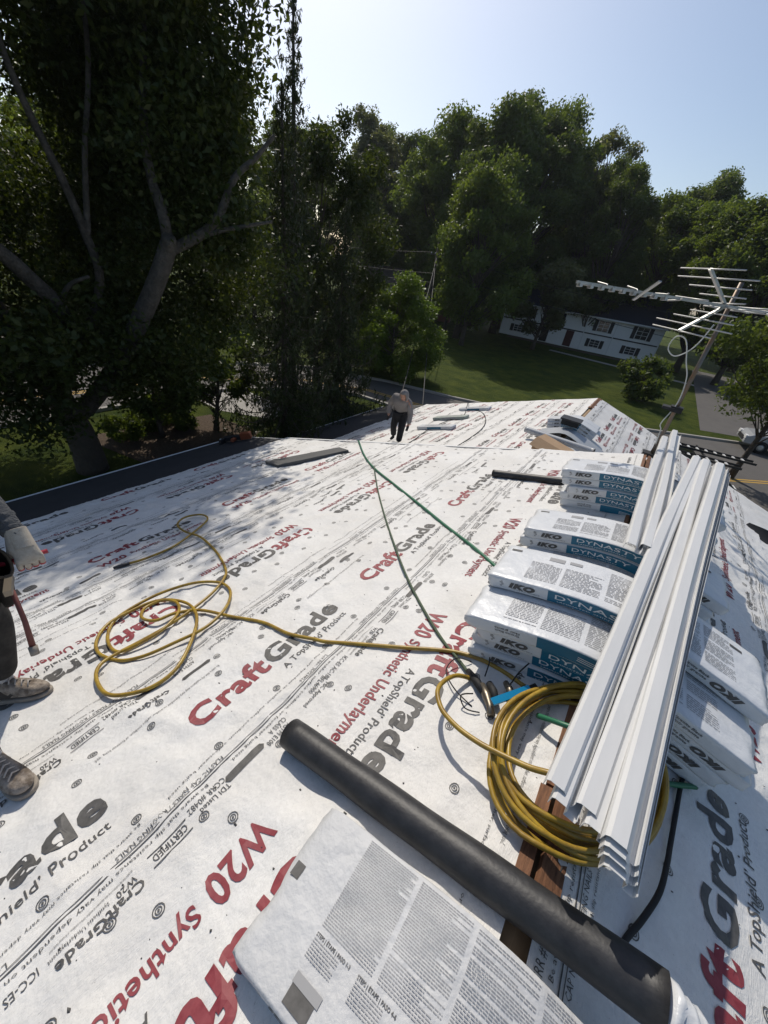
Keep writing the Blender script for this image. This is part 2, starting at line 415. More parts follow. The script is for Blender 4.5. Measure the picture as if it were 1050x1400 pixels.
# ------------------------------------------------------------------ the house under repair
class Slope:
    def __init__(s, xr, zr, tan, side, seed, amp=1.0):
        s.xr, s.zr, s.a, s.side, s.seed, s.amp = xr, zr, math.atan(tan), side, seed, amp; s.g = .03 if amp == 1.0 else .12
    def wr(s, S, Y):
        """creases, sampled on the lattice the sheets are built on, so print and sheet agree"""
        g = s.g; S = np.asarray(S, float); Y = np.asarray(Y, float); S, Y = np.broadcast_arrays(S, Y)
        i, j = np.floor(S / g + 1e-6), np.floor(Y / g + 1e-6); u, v = S / g - i, Y / g - j
        if not hasattr(s, 'tab'):
            s.j0 = int(-3.2 / g); I_, J_ = np.meshgrid(np.arange(-2, int(10.5 / g)), np.arange(s.j0, int((6.6 if g < .1 else 17) / g)), indexing='ij'); s.tab = s.raw(I_ * g, J_ * g)
        ii = np.clip(i.astype(int) + 2, 0, s.tab.shape[0] - 2); jj = np.clip(j.astype(int) - s.j0, 0, s.tab.shape[1] - 2)
        a, b_, c, d = s.tab[ii, jj], s.tab[ii + 1, jj], s.tab[ii, jj + 1], s.tab[ii + 1, jj + 1]
        return (a * (1 - u) + b_ * u) * (1 - v) + (c * (1 - u) + d * u) * v
    def raw(s, S, Y):
        k = s.seed
        h = 0.013 * (vnoise(S * 1.7, Y * 1.1, k) - .5) + 0.009 * (vnoise(S * 5.1 + Y * 2.0, Y * 3.1 - S, k + 1) - .5)
        rd = 1 - np.abs(2 * vnoise(S * 4.2 + Y * 3.0, Y * 4.6 - S * 2.2, k + 2) - 1)
        rd2 = 1 - np.abs(2 * vnoise(S * 9 - Y * 5, Y * 8 + S * 3, k + 3) - 1)
        if s.amp == 1.0:
            rr = random.Random(s.seed)
            for q in range(46):
                cs, cy, an, ln, wd, am = rr.uniform(.2, 3.2), rr.uniform(-.9, 4.2), rr.uniform(-1.2, 1.2), rr.uniform(.18, .75), rr.uniform(.022, .045), rr.uniform(.004, .012) * rr.choice((1, 1, -.6))
                dx, dy = S - cs, Y - cy; t = (dx * math.cos(an) + dy * math.sin(an)) / ln; dd = -dx * math.sin(an) + dy * math.cos(an) + .05 * ln * np.sin(t * 3 + q)
                h = h + am * np.exp(-(dd / wd) ** 2) * np.clip(1 - t * t, 0, 1)
        return 1.4 * s.amp * (h + 0.0085 * rd ** 7 + 0.0048 * rd2 ** 6)
    def pt(s, S, Y, off=0.0, wr=True):
        S = np.asarray(S, float); Y = np.asarray(Y, float)
        n = off + (s.wr(S, Y) if wr else 0)
        x = s.xr + s.side * (S * math.cos(s.a) + n * math.sin(s.a)); z = s.zr - S * math.sin(s.a) + n * math.cos(s.a)
        return np.stack(np.broadcast_arrays(x, Y, z), -1)
TN = 0.3135
NL = Slope(0, 0, TN, -1, 11); NR = Slope(0, 0, TN, 1, 23)
FL = Slope(-1.55, -1.6, 0.33, -1, 37, 1.6); FR = Slope(-1.55, -1.6, 0.33, 1, 41, 1.6)

house = thing('house_being_roofed', 'house roof covered in white printed underlayment, under the roofers and shingle bundles', 'house')
def sheet(sl, s0, s1, y0, y1, off, step, seed):
    lat = lambda a, c: np.concatenate([[a], np.arange(math.floor(a / sl.g) + 1, math.ceil(c / sl.g - 1e-6)) * sl.g, [c]])
    S1, Y1_ = lat(s0, s1), lat(y0, y1); ns, ny = len(S1), len(Y1_)
    S, Y = np.meshgrid(S1, Y1_, indexing='ij')
    e = np.clip((S - s1 + .12) / .12, 0, 1)
    S = S + e * 0.016 * (vnoise(Y * 2.3, Y * 0 + seed, seed) - .5)
    P = sl.pt(S, Y, off).reshape(-1, 3); i = np.arange(ns * ny).reshape(ns, ny)
    F = np.stack([i[:-1, :-1], i[1:, :-1], i[1:, 1:], i[:-1, 1:]], -1).reshape(-1, 4)
    if sl.side < 0: F = F[:, ::-1]
    return np_mesh('underlayment_sheet', P, F, 'sheet', house, smooth=True)

class Print:
    """lettering that lies on one sheet"""
    def __init__(s, sl, off, slo, shi, ylo, yhi): s.sl, s.off, s.lim, s.b = sl, off, (slo, shi, ylo, yhi), [[], [], []]; s.n = 0
    def put(s, t, w, h, s0, y0, o, mi=0):
        V, F, nat = t
        a = V[:, 0] * (w / nat); b = V[:, 1] * h
        d = 1 if o == 1 else -1
        Y = y0 + d * a; S = s0 - s.sl.side * d * b
        slo, shi, ylo, yhi = s.lim
        if Y.max() > yhi or Y.min() < ylo or S.max() > shi or S.min() < slo: return
        s.b[0].append(np.stack([S, Y], 1)); s.b[1] += [tuple(i + s.n for i in f) for f in F]; s.b[2] += [mi] * len(F); s.n += len(V)
    def build(s, parent):
        if not s.n: return
        SY = np.concatenate(s.b[0]); P = s.sl.pt(SY[:, 0], SY[:, 1], s.off + 0.0026)
        me = bpy.data.meshes.new('printed_lettering'); me.from_pydata(P.tolist(), [], s.b[1])
        me.materials.append(M['ink']); me.materials.append(M['red']); me.polygons.foreach_set('material_index', s.b[2]); me.update()
        return link('printed_lettering', me, parent)

def brand_row(p, sc, o, ys, topshield=True, w20=True, k=1.0, fine=True):
    cut = 0.22 if fine else 0
    cr, gr = tmpl('Craft', .035, cut), tmpl('Grade', .035, cut)
    d = 1 if o == 1 else -1; dn = d * p.sl.side         # which way in s is below the letters
    for y in ys:
        base = sc + dn * 0.065 * k
        p.put(cr, .44 * k, .125 * k, base, y, o, 1)
        p.put(gr, .54 * k, .125 * k, base, y + d * .455 * k, o, 0)
        if topshield: p.put(tmpl('A TopShield\u2019 Product', .006), .50 * k, .042 * k, base + dn * .085 * k, y + d * .47 * k, o, 0)
        if w20:
            p.put(tmpl('W20', .03, cut), .235 * k, .10 * k, base + dn * .20 * k, y + d * .01, o, 1)
            p.put(tmpl('Synthetic Underlayment', .018), .74 * k, .062 * k, base + dn * .185 * k, y + d * .285 * k, o, 1)
SLIP = 'Be aware that slip resistance may vary dependent on weather, surface condition, or footwear being used.'
def fine_zone(p, s0, y0, y1, seed, o=2, detail=2):
    """the printed lay line with its small print on both sides"""
    rnd = random.Random(seed); d = 1 if o == 1 else -1; dn = d * p.sl.side
    n = int((y1 - y0) / .06)
    for ds, th in ((0.0, .0045), (0.012, .003)):
        p.put(rect_tmpl(n), y1 - y0, th, s0 + ds, y0 if o == 1 else y1, o, 0)
    y = y0 + rnd.random() * .3
    per = 1.36
    def Y(q): return q if o == 1 else q
    while y < y1 + per:
        res = 2 if detail > 1 else 1
        q = y; W = lambda t, w_, h_, off, dy, b_=0.0, rs=None: p.put(tmpl(t, b_, 0, rs or res), w_, h_, s0 - dn * off, q + d * dy, o)
        W(SLIP, 1.25, .015, .020, 0, 0, 1)
        W('PLASTIC CAP NAILS / ROOFING NAILS', .42, .019, -.034, -.1, 0, 1)
        W('Lot No. X021826', .2, .019, -.034, -.75, 0, 1)
        W(SLIP, .95, .011, -.058, .10, 0, 1)
        W('CCRR #0482', .15, .026, .050, -.05); W('TDI Listed', .12, .026, .088, -.05)
        W('CLASS A', .09, .026, .050, -.37); W('ASTM E108', .12, .026, .088, -.36)
        W('#FL46900', .11, .026, .050, -.64); W('FBC Approved', .16, .026, .088, -.62)
        W('ICC-ES AC-188', .17, .026, .060, -.80)
        W('CraftGrade', .24, .034, .105, .29, .018); W('W20', .06, .024, .075, .30, .01); W('Synthetic Underlayment', .16, .014, .077, .38, 0, 1); W(SLIP, .23, .008, .055, .30, 0, 1)
        p.put(oval_tmpl(), .19, .034, s0 - dn * .062, q - d * .235, o)
        if detail > 1:
            W('CERTIFIED', .12, .028, .078, .125, .01)
            for hh in (.065, .117): p.put(rect_tmpl(3), .14, .004, s0 - dn * hh, q + d * .115, o)
        y += per
def fine_rows(p, rows, y0, y1, seed, o=2):
    """dense lines of small print between the lay lines"""
    rnd = random.Random(seed); d = 1 if o == 1 else -1
    for s0 in rows:
        y = y0 + rnd.random()
        while y < y1 + 1.4:
            if rnd.random() < .72: p.put(tmpl(SLIP, 0, 0, 1), rnd.choice((.62, .95, 1.2)), rnd.choice((.012, .016)), s0 + rnd.uniform(-.01, .01), y, o)
            else: p.put(oval_tmpl(), .17, .028, s0, y, o); p.put(tmpl('CraftGrade', .03, 0, 1), .2, .03, s0, y + d * .24, o)
            y += 1.3
def rings(p, rows, y0, y1, seed):
    rnd = random.Random(seed)
    for s in rows:
        y = y0 + rnd.random() * .3
        while y < y1:
            p.put(ring_tmpl(), .019, .019, s + rnd.uniform(-.02, .02), y, 1); y += rnd.uniform(.27, .36)

Y0, Y1 = -2.6, 5.28
# left slope, upper course
sh = sheet(NL, .035, 1.21, Y0, Y1, .020, .04, 1)
p = Print(NL, .020, .05, 1.2, Y0 + .05, Y1 - .03)
brand_row(p, .60, 2, (-1.05, .345, 1.655, 3.10, 4.50))
fine_zone(p, 1.165, Y0 + .1, Y1 - .05, 3, 2)
fine_rows(p, (.10, .17, .27), 1.0, Y1, 71); rings(p, (.32, .44, .93, 1.03), Y0, Y1, 5); sh_l1 = sh; p.build(sh)
# left slope, middle course
sh = sheet(NL, 1.15, 3.32, Y0, Y1, .010, .045, 2)
p = Print(NL, .010, 1.22, 3.31, Y0 + .05, Y1 - .03)
brand_row(p, 1.49, 1, (-2.33, -.96, .41, 1.74, 3.17), True, False)
brand_row(p, 2.50, 2, (-.45, .90, 2.22, 3.60, 4.95))
fine_zone(p, 1.97, Y0 + .1, Y1 - .05, 8, 2)
fine_zone(p, 3.22, Y0 + .1, Y1 - .05, 9, 2)
fine_rows(p, (1.25, 1.70, 1.80, 2.08, 2.93, 3.02), Y0, Y1, 72); rings(p, (1.27, 1.66, 1.75, 2.25, 2.37, 2.86, 2.97), Y0, Y1, 6); p.build(sh)
# left slope, lower course
sh = sheet(NL, 3.26, 6.36, Y0, Y1, .002, .06, 3)
p = Print(NL, .002, 3.33, 6.34, Y0 + .05, Y1 - .03)
brand_row(p, 4.06, 1, (-2.0, -.55, .84, 2.27, 3.65), True, True)
brand_row(p, 5.10, 2, (.35, 1.75, 3.12, 4.5), True, True)
fine_zone(p, 3.50, Y0 + .1, Y1 - .05, 11, 2, 1)
fine_zone(p, 4.56, Y0 + .1, Y1 - .05, 12, 2, 1)
fine_zone(p, 5.62, Y0 + .1, Y1 - .05, 13, 2, 1)
brand_row(p, 6.15, 1, (.3, 1.7, 3.1), False, False)
fine_rows(p, (3.40, 3.44, 3.62, 3.68, 4.40, 4.46, 4.64, 4.72, 5.46, 5.52, 5.70, 5.78, 5.86, 6.28), Y0, Y1, 73); rings(p, (3.72, 3.8, 4.3, 4.8, 5.4, 5.9), Y0, Y1, 7); p.build(sh)
# right slope
sh = sheet(NR, .035, 1.30, Y0, Y1, .016, .045, 4)
p = Print(NR, .016, .05, 1.29, Y0 + .05, Y1 - .03)
brand_row(p, .60, 1, (-.85, .52, 1.9, 3.3), True, False, 1.0)
brand_row(p, .62, 2, (), True, True)
for y in (1.85, 3.25, 4.6):
    p.put(tmpl('W20', .03, .22), .235, .10, .86, y, 1, 1); p.put(tmpl('Synthetic Underlayment', .018), .74, .062, .85, y + .285, 1, 1)
fine_zone(p, .13, Y0 + .1, Y1 - .05, 15, 1)
fine_zone(p, 1.12, Y0 + .1, Y1 - .05, 16, 1)
fine_rows(p, (1.05, 1.2), Y0, Y1, 74, 1); rings(p, (.33, .43, .74, .98), Y0, Y1, 17); p.build(sh)
sh = sheet(NR, 1.25, 3.5, Y0, Y1, .005, .07, 5)
p = Print(NR, .005, 1.31, 3.48, Y0 + .05, Y1 - .03)
brand_row(p, 1.75, 2, (1.0, 2.4, 3.8, 5.1)); brand_row(p, 2.75, 1, (.2, 1.6, 3.0, 4.2))
fine_zone(p, 2.2, Y0 + .1, Y1 - .05, 18, 2, 1); fine_zone(p, 3.3, Y0 + .1, Y1 - .05, 19, 2, 1)
p.build(sh)
sheet(NR, 3.45, 6.3, Y0, Y1, .001, .15, 6)
# far, lower wing
FY0, FY1 = 5.34, 16.0
for sl, s0, s1, rows, zones, off, sd in (
        (FL, .06, 2.55, ((.75, 2), (1.75, 1)), (.3, 1.25, 2.2), .010, 21), (FL, 2.5, 4.95, ((3.1, 2), (4.15, 1)), (2.75, 3.6, 4.65), .006, 22),
        (FL, 4.9, 7.1, ((5.4, 2), (6.4, 1)), (5.9, 6.85), .002, 23), (FR, .06, 2.2, ((.75, 1), (1.7, 2)), (.3, 1.2, 2.05), .010, 24), (FR, 2.15, 6.6, ((2.7, 1), (3.7, 2), (4.7, 1)), (2.35, 3.2, 4.2, 5.2), .004, 25)):
    sh = sheet(sl, s0, s1, FY0, FY1, off, .16, sd)
    p = Print(sl, off + .004, s0, s1, FY0 + .05, FY1 - .05)
    rnd = random.Random(sd)
    for sc, o in rows:
        y = FY0 + rnd.random()
        ys = []
        while y < FY1: ys.append(y); y += 1.38
        brand_row(p, sc, o, ys, True, True, 1.0, False)
    for z in zones: fine_zone(p, z, FY0 + .1, FY1 - .1, int(z * 100), 1, 1)
    p.build(sh)

# dark membrane along the eaves
def strip(sl, s0, s1, y0, y1, off, m, name, parent=house, step=.5):
    ns = max(2, int((s1 - s0) / step) + 1); ny = max(2, int((y1 - y0) / step) + 1)
    S, Y = np.meshgrid(np.linspace(s0, s1, ns), np.linspace(y0, y1, ny), indexing='ij')
    P = sl.pt(S, Y, off, False).reshape(-1, 3); i = np.arange(ns * ny).reshape(ns, ny)
    F = np.stack([i[:-1, :-1], i[1:, :-1], i[1:, 1:], i[:-1, 1:]], -1).reshape(-1, 4)
    return np_mesh(name, P, F if sl.side > 0 else F[:, ::-1], m, parent)
o = strip(NL, 6.2, 8.0, Y0, Y1, -.012, 'membrane', 'eave_membrane'); o['label'] = 'black granular eave membrane below the white underlayment'
strip(FL, 6.95, 9.6, FY0, FY1, -.012, 'membrane', 'eave_membrane')
strip(NR, 6.2, 7.0, Y0, Y1, -.012, 'membrane', 'eave_membrane')
strip(FR, 6.5, 7.2, FY0, FY1, -.012, 'membrane', 'eave_membrane')
# drip edges, rake boards
b = MB(); q = NL.pt(8.0, Y0, 0, False); r_ = NL.pt(8.0, Y1, 0, False); b.bar(q + (0, 0, -.05), r_ + (0, 0, -.05), .03, .10); b.build('drip_edge', 'trim_white', house)
b = MB(); q = FL.pt(9.6, FY0, 0, False); r_ = FL.pt(9.6, FY1, 0, False); b.bar(q + (0, 0, -.05), r_ + (0, 0, -.05), .03, .10); b.build('drip_edge', 'trim_white', house)
def rake(sl, s1, y, name='rake_board'):
    a_, c_ = sl.pt(.02, y, -.09, False), sl.pt(s1, y, -.09, False); b = MB(); b.bar(a_, c_, .035, .15); b.build(name, 'trim_white', house)
rake(NL, 7.98, Y1 + .02); rake(NR, 6.9, Y1 + .02); rake(FL, 9.5, FY1 + .02); rake(FR, 7.1, FY1 + .02)
# decking and walls below
def gable(xr, zr, tan, hw_l, hw_r, y0, y1, th, m, name, base=None):
    zl, zr_ = zr - tan * hw_l, zr - tan * hw_r; t = th
    top = [(xr - hw_l, zl - t), (xr, zr - t), (xr + hw_r, zr_ - t)]
    bot = [(xr + hw_r, base if base is not None else zr_ - t - .12), (xr, base if base is not None else zr - t - .12), (xr - hw_l, base if base is not None else zl - t - .12)]
    pr = top + bot; n = 6; b = MB()
    b.add([(x, y0, z) for x, z in pr] + [(x, y1, z) for x, z in pr], [(0, 1, 4, 5), (1, 2, 3, 4), (11, 10, 7, 6), (10, 9, 8, 7)] + [(i, i + n, (i + 1) % n + n, (i + 1) % n) for i in range(n)])
    return b.build(name, m, house)
gable(0, 0, TN, 7.6, 6.6, Y0, Y1, .035, 'deck', 'roof_deck')
gable(-1.55, -1.6, .33, 9.0, 6.8, FY0, FY1, .035, 'deck', 'roof_deck')
gable(0, 0, TN, 7.0, 6.0, Y0 + .1, Y1 - .12, .24, 'wall_white', 'wall', GZ)
gable(-1.55, -1.6, .33, 8.3, 6.2, Y1 - .1, FY1 - .15, .24, 'wall_white', 'wall', GZ)
# bare wood along the open ridge
rnd = random.Random(4)
for y0, y1 in ((.60, .96), (.97, 2.2), (2.22, 3.7), (3.72, 5.27)):
    for sd, w0, w1 in ((-1, .006, .050 if y0 < .9 else .034), (1, .004, .080 if y0 < .9 else .034)):
        b = MB(); sl = NL if sd < 0 else NR
        v = [sl.pt(s_, y_, .024 + dz, False) for y_ in (y0, y1) for s_ in (w0, w1) for dz in (0, -.02)]
        b.add(v, [(0, 2, 6, 4), (1, 5, 7, 3), (0, 1, 3, 2), (4, 6, 7, 5), (0, 4, 5, 1), (2, 3, 7, 6)]); b.build('ridge_board', 'wood', house)
b = MB()
for sd, sl in ((-1, FL), (1, FR)):
    v = [sl.pt(s_, y_, .02 + dz, False) for y_ in (14.2, 15.98) for s_ in (.004, .09) for dz in (0, -.02)]
    b.add(v, [(0, 2, 6, 4), (1, 5, 7, 3), (0, 1, 3, 2), (4, 6, 7, 5), (0, 4, 5, 1), (2, 3, 7, 6)])
b.build('ridge_board', 'wood', house)
# white metal edge strip along the near rake
b = MB(); q = NL.pt(.05, Y1 - .01, .016, False); r_ = NL.pt(6.3, Y1 - .01, .016, False); b.bar(q, r_, .05, .006, up=(-.3, 0, .95)); b.build('edge_strip', 'trim_white', house)

# ------------------------------------------------------------------ shingle bundles draped over the ridge
class Drape:
    """the curve a bundle follows over a ridge, at a height n above the roof"""
    def __init__(s, xr, zr, tan, r=.16): s.xr, s.zr, s.t, s.r = xr, zr, tan, r
    def at(s, u, n):
        u = np.asarray(u, float); x = u * .96
        rt = np.sqrt(x * x + s.r ** 2); z = -s.t * (rt - s.r * .62); dz = -s.t * x / rt
        L = np.sqrt(1 + dz * dz)
        return s.xr + x - dz / L * n, s.zr + z + n / L
class Straight:
    """a bundle lying flat on one slope"""
    def __init__(s, sl, s0): s.sl, s.s0 = sl, s0
    def at(s, u, n):
        q = s.sl.pt(s.s0 - s.sl.side * np.asarray(u, float) * -1, np.zeros_like(np.asarray(u, float)), np.asarray(n, float) + .012, False)
        return q[..., 0], q[..., 2]
NEAR = Drape(0, 0, TN); FARR = Drape(-1.55, -1.6, .33)

class Bundle:
    def __init__(s, curve, y0, n0, label, du=0.0, w=.345, L=1.05, th=.079, yaw=0.0, seed=0, cat='bundle', group='bundles of shingles', wrap='wrap', name='shingle_bundle'):
        s.c, s.y0, s.n0, s.du, s.w, s.L, s.th, s.yaw, s.seed = curve, y0, n0, du, w, L, th, yaw, seed
        s.root = thing(name, label, cat, group)
        nu = 56
        U = np.linspace(-L / 2, L / 2, nu); sec = []; nrm_ = []
        rv, rn = .007 / (w / 2), .007 / (th / 2)
        for c0, c1, cx_, cy_, a0 in (((-1 + rv, -1), (1 - rv, -1), 1 - rv, -1 + rn, -90), ((1, -1 + rn), (1, 1 - rn), 1 - rv, 1 - rn, 0), ((1 - rv, 1), (-1 + rv, 1), -1 + rv, 1 - rn, 90), ((-1, 1 - rn), (-1, -1 + rn), -1 + rv, -1 + rn, 180)):
            m_ = 12 if c0[1] == c1[1] else 5
            for q_ in range(m_): t_ = q_ / (m_ - 1); sec.append((c0[0] + (c1[0] - c0[0]) * t_, c0[1] + (c1[1] - c0[1]) * t_)); nrm_.append((math.cos(R(a0)), math.sin(R(a0))))
            sec.append((cx_ + rv * math.cos(R(a0 + 45)), cy_ + rn * math.sin(R(a0 + 45)))); nrm_.append((math.cos(R(a0 + 45)), math.sin(R(a0 + 45))))
        sec = np.array(sec); nrm_ = np.array(nrm_); nv = len(sec); A = np.linspace(0, 2 * np.pi, nv, endpoint=False)
        V = []
        rng = np.random.default_rng(seed)
        for i, u in enumerate(U):
            e = abs(u) / (L / 2); k = np.clip((e - .94) / .06, 0, 1)
            pin = 1 - .30 * k ** 2; pv = 1 - .04 * k ** 2
            e2 = np.clip((e - .62) / .38, 0, 1)
            wob = .0012 * (vnoise(np.full(nv, u * 17), A * 4, seed) - .5) * 2 + (.0012 + e2 * .0045) * (1 - np.abs(2 * vnoise(u * 9 + A * 5, A * 11 + u * 6, seed + 5) - 1)) ** 3 + k * .012 * (vnoise(np.full(nv, u * 30), A * 7, seed + 9) - .5)
            vv = w / 2 + sec[:, 0] * (w / 2 * pv) + nrm_[:, 0] * wob; nn = th / 2 + sec[:, 1] * (th / 2 * pin) + nrm_[:, 1] * wob
            uu = np.full(nv, u) + k * .02 * (vnoise(A * 3, A * 0 + seed, seed + 4) - .5)
            V.append(s.map(uu, vv, nn))
        V = np.concatenate(V); F = []
        for i in range(nu - 1):
            for j in range(nv):
                F.append((i * nv + j, (i + 1) * nv + j, (i + 1) * nv + (j + 1) % nv, i * nv + (j + 1) % nv))
        me = bpy.data.meshes.new('wrapper'); me.from_pydata(V.tolist(), [], F + [tuple(range(nv)), tuple(reversed(range((nu - 1) * nv, nu * nv)))])
        me.materials.append(M[wrap]); me.polygons.foreach_set('use_smooth', [True] * len(me.polygons)); me.update()
        s.body = link('wrapper', me, s.root)
        s.q = {}
    def map(s, u, v, n):
        x, z = s.c.at(u + s.du, np.asarray(n) + s.n0)
        return np.stack(np.broadcast_arrays(x, s.y0 + v + s.yaw * u, z), -1)
    def put(s, key, t, a0, b0, wdt, hgt, face, flip=False, off=.0022):
        """lettering on the 'front' (u, height) or the 'top' (u, v)"""
        V, F, nat = t; a = V[:, 0] * wdt / nat; b = V[:, 1] * hgt
        if flip: a = -a; b = -b
        a = a0 + a; b = b0 + b
        P = s.map(a, np.full_like(a, -off), b) if face == 'front' else s.map(a, b, np.full_like(a, s.th + off))
        q = s.q.setdefault(key, [[], [], 0]); q[0].append(P); q[1] += [tuple(i + q[2] for i in f) for f in F]; q[2] += len(V)
    def finish(s):
        for (name, m), (P, F, n) in s.q.items():
            me = bpy.data.meshes.new(name); me.from_pydata(np.concatenate(P).tolist(), [], F); me.materials.append(M[m]); me.update(); link(name, me, s.root)
    def words(s, u0, u1, v0, v1, dv, hw, seed, key=('small_print', 'grey_ink')):
        rnd = random.Random(seed); v = v1
        while v > v0:
            u = u0; end = u1 - (rnd.random() * .35 * (u1 - u0) if rnd.random() < .2 else 0)
            gap = rnd.random() < .07
            while u < end and not gap:
                w_ = min(rnd.uniform(1.6, 6) * hw, end - u)
                if w_ > .3 * hw: s.put(key, rect_tmpl(1), u, v, w_, hw, 'top')
                u += w_ + hw * .8
            v -= dv
    def front(s, kind=0):
        T = s.th
        tp = (('printed_panel', 'teal')); wi = ('white_lettering', 'white_ink'); bi = ('black_lettering', 'ink')
        e = [(-.245, .0), (-.245, 1)]
        if kind == 0:       # brand left, teal panel in the middle, small print and the upside-down brand on the right
            s.put(tp, rect_tmpl(14), -.235, .006, .40, T * .86, 'front')
            s.put(wi, tmpl('DYNASTY', .004), -.205, T * .42, .28, T * .36, 'front', off=.0036)
            s.put(wi, tmpl('LAMINATED SHINGLES', 0, 0, 1), -.195, T * .20, .22, T * .10, 'front', off=.0036)
            s.put(bi, tmpl('IKO', .085, 0, 3, .25), -.415, T * .34, .125, T * .38, 'front', off=.003)
            for du_, dn_, k_ in ((-.452, .66, .07), (-.444, .48, .05), (-.452, .34, .045)): s.put(bi, ring_tmpl(), du_, T * dn_, T * k_ * 1.6, T * k_ * 1.6, 'front', off=.003)
            s.put(bi, tmpl('Setting the standard', 0, 0, 1), -.40, T * .22, .13, T * .08, 'front', off=.003)
            s.put(bi, tmpl('IKO', .085, 0, 3, .25), .43, T * .68, .125, T * .38, 'front', True, off=.003)
            for i, w_ in enumerate(('Granite Black', 'Noir granite')): s.put(bi, tmpl(w_, .015), .185, T * (.60 - .24 * i), .105, T * .17, 'front', off=.003)
        else:               # reverse side: small print left, QR-less teal block
            s.put(tp, rect_tmpl(14), -.20, .006, .40, T * .86, 'front')
            for i, w_ in enumerate(('Granite Black', 'Noir granite')): s.put(bi, tmpl(w_, .015), -.27, T * (.50 + .22 * i), .11, T * .16, 'front', True, off=.003)
            for i in range(3): s.put(wi, rect_tmpl(1), -.06, T * (.3 + .14 * i), .08, T * .05, 'front', off=.0036)
            for i, w_ in enumerate(('Granite Black', 'Noir granite')): s.put(bi, tmpl(w_, .015), .23, T * (.60 - .24 * i), .105, T * .17, 'front', off=.003)
    def top(s, dv=.0115, hw=.0042, seed=0):
        for k, (a, c) in enumerate(((-.36, -.22), (-.205, -.07), (-.055, .09), (.12, .24), (.255, .38))):
            s.words(a, c, .05, s.w - (.13 if k < 2 else .05), dv, hw, seed + k)
        s.put(('printed_picture', 'grey_ink'), rect_tmpl(4), -.29, s.w - .085, .07, .035, 'top')
        s.put(('printed_picture', 'grey_ink'), rect_tmpl(4), -.20, s.w - .075, .05, .025, 'top')
        for a, v in ((-.49, s.w - .06), (.37, .28), (.12, .30)): s.put(('tape_tab', 'ink'), rect_tmpl(3), a, v, .055, .018, 'top', off=.003)

names = ['bottom', 'second', 'third', 'topmost']
def pile(y0, n, where, tops, seed, jit=.02):
    rnd = random.Random(seed); h = 0.004
    for i in range(n):
        pos = 'topmost' if i == n - 1 else ('bottom' if i == 0 else ('second-lowest' if i == 1 else ('third-lowest' if i == 2 else 'second-highest')))
        if seed == 2 and i == 3: y0 -= .155; h = max(h, .292)
        if seed == 3 and i < 2: jit = .02
        b = Bundle(NEAR, y0 + (rnd.uniform(-jit, jit) if i else 0) - (.13 if seed == 3 and i == 1 else 0), h, 'teal-banded shingle bundle, %s in the pile %s' % (pos, where),
                   th=.068, du=rnd.uniform(-.045, .045) + (.03 if seed == 1 else -.01), yaw=rnd.uniform(-.045, .045), seed=seed * 10 + i, group='shingle bundles piled along the ridge')
        b.front(1 if (n == 4 and i == n - 1 and seed == 1) or (seed == 4 and i == 0) else 0)
        if i == n - 1 or seed == 3: b.top(seed=seed * 100 + i)
        b.finish(); h += b.th + .002
pile(1.42, 4, 'next to the hose coil', 1, 1)
pile(1.80, 4, 'behind the pile by the hose coil', 1, 2)
pile(2.42, 4, 'third from the coil', 1, 3, .05)
pile(3.46, 5, 'nearest the antenna mast', 1, 4)
# the bundle under the big black pipe
nb = Bundle(NEAR, .06, .004, 'printed shingle bundle with columns of small text under the large black pipe', du=-.06, w=.42, th=.066, seed=77, L=1.12, wrap='wrap_dull', group='shingle bundles piled along the ridge')
nb.front(0)
for k, (a, c) in enumerate(((-.385, -.215), (-.20, -.045), (-.03, .125), (.14, .30))):
    nb.words(a, c, .175 if k < 2 else .02, .405, .0062, .0022, 900 + k)
nb.put(('printed_heading', 'ink'), tmpl('STEPS | ÉTAPE | PASO 1-3', .02, 0, 2), -.385, .152, .115, .0085, 'top')
nb.put(('printed_heading', 'ink'), tmpl('STEPS | ÉTAPE | PASO 4-6', .02, 0, 2), -.245, .152, .115, .0085, 'top')
nb.words(-.385, -.30, .105, .145, .0062, .0022, 951); nb.words(-.245, -.16, .105, .145, .0062, .0022, 952)
nb.put(('printed_picture', 'ink'), rect_tmpl(2), -.375, .02, .075, .05, 'top'); nb.put(('printed_picture', 'grey_ink'), rect_tmpl(2), -.378, .058, .086, .022, 'top', off=.0034)
for (a, v, w_, h_) in ((-.24, .01, .09, .002), (-.24, .06, .09, .002), (-.24, .01, .002, .052), (-.15, .01, .002, .052), (-.21, .02, .03, .022)): nb.put(('printed_picture', 'ink'), rect_tmpl(1), a, v, w_, h_, 'top')
nb.put(('tape_tab', 'ink'), rect_tmpl(2), -.548, .205, .032, .038, 'top', off=.004)
nb.finish()
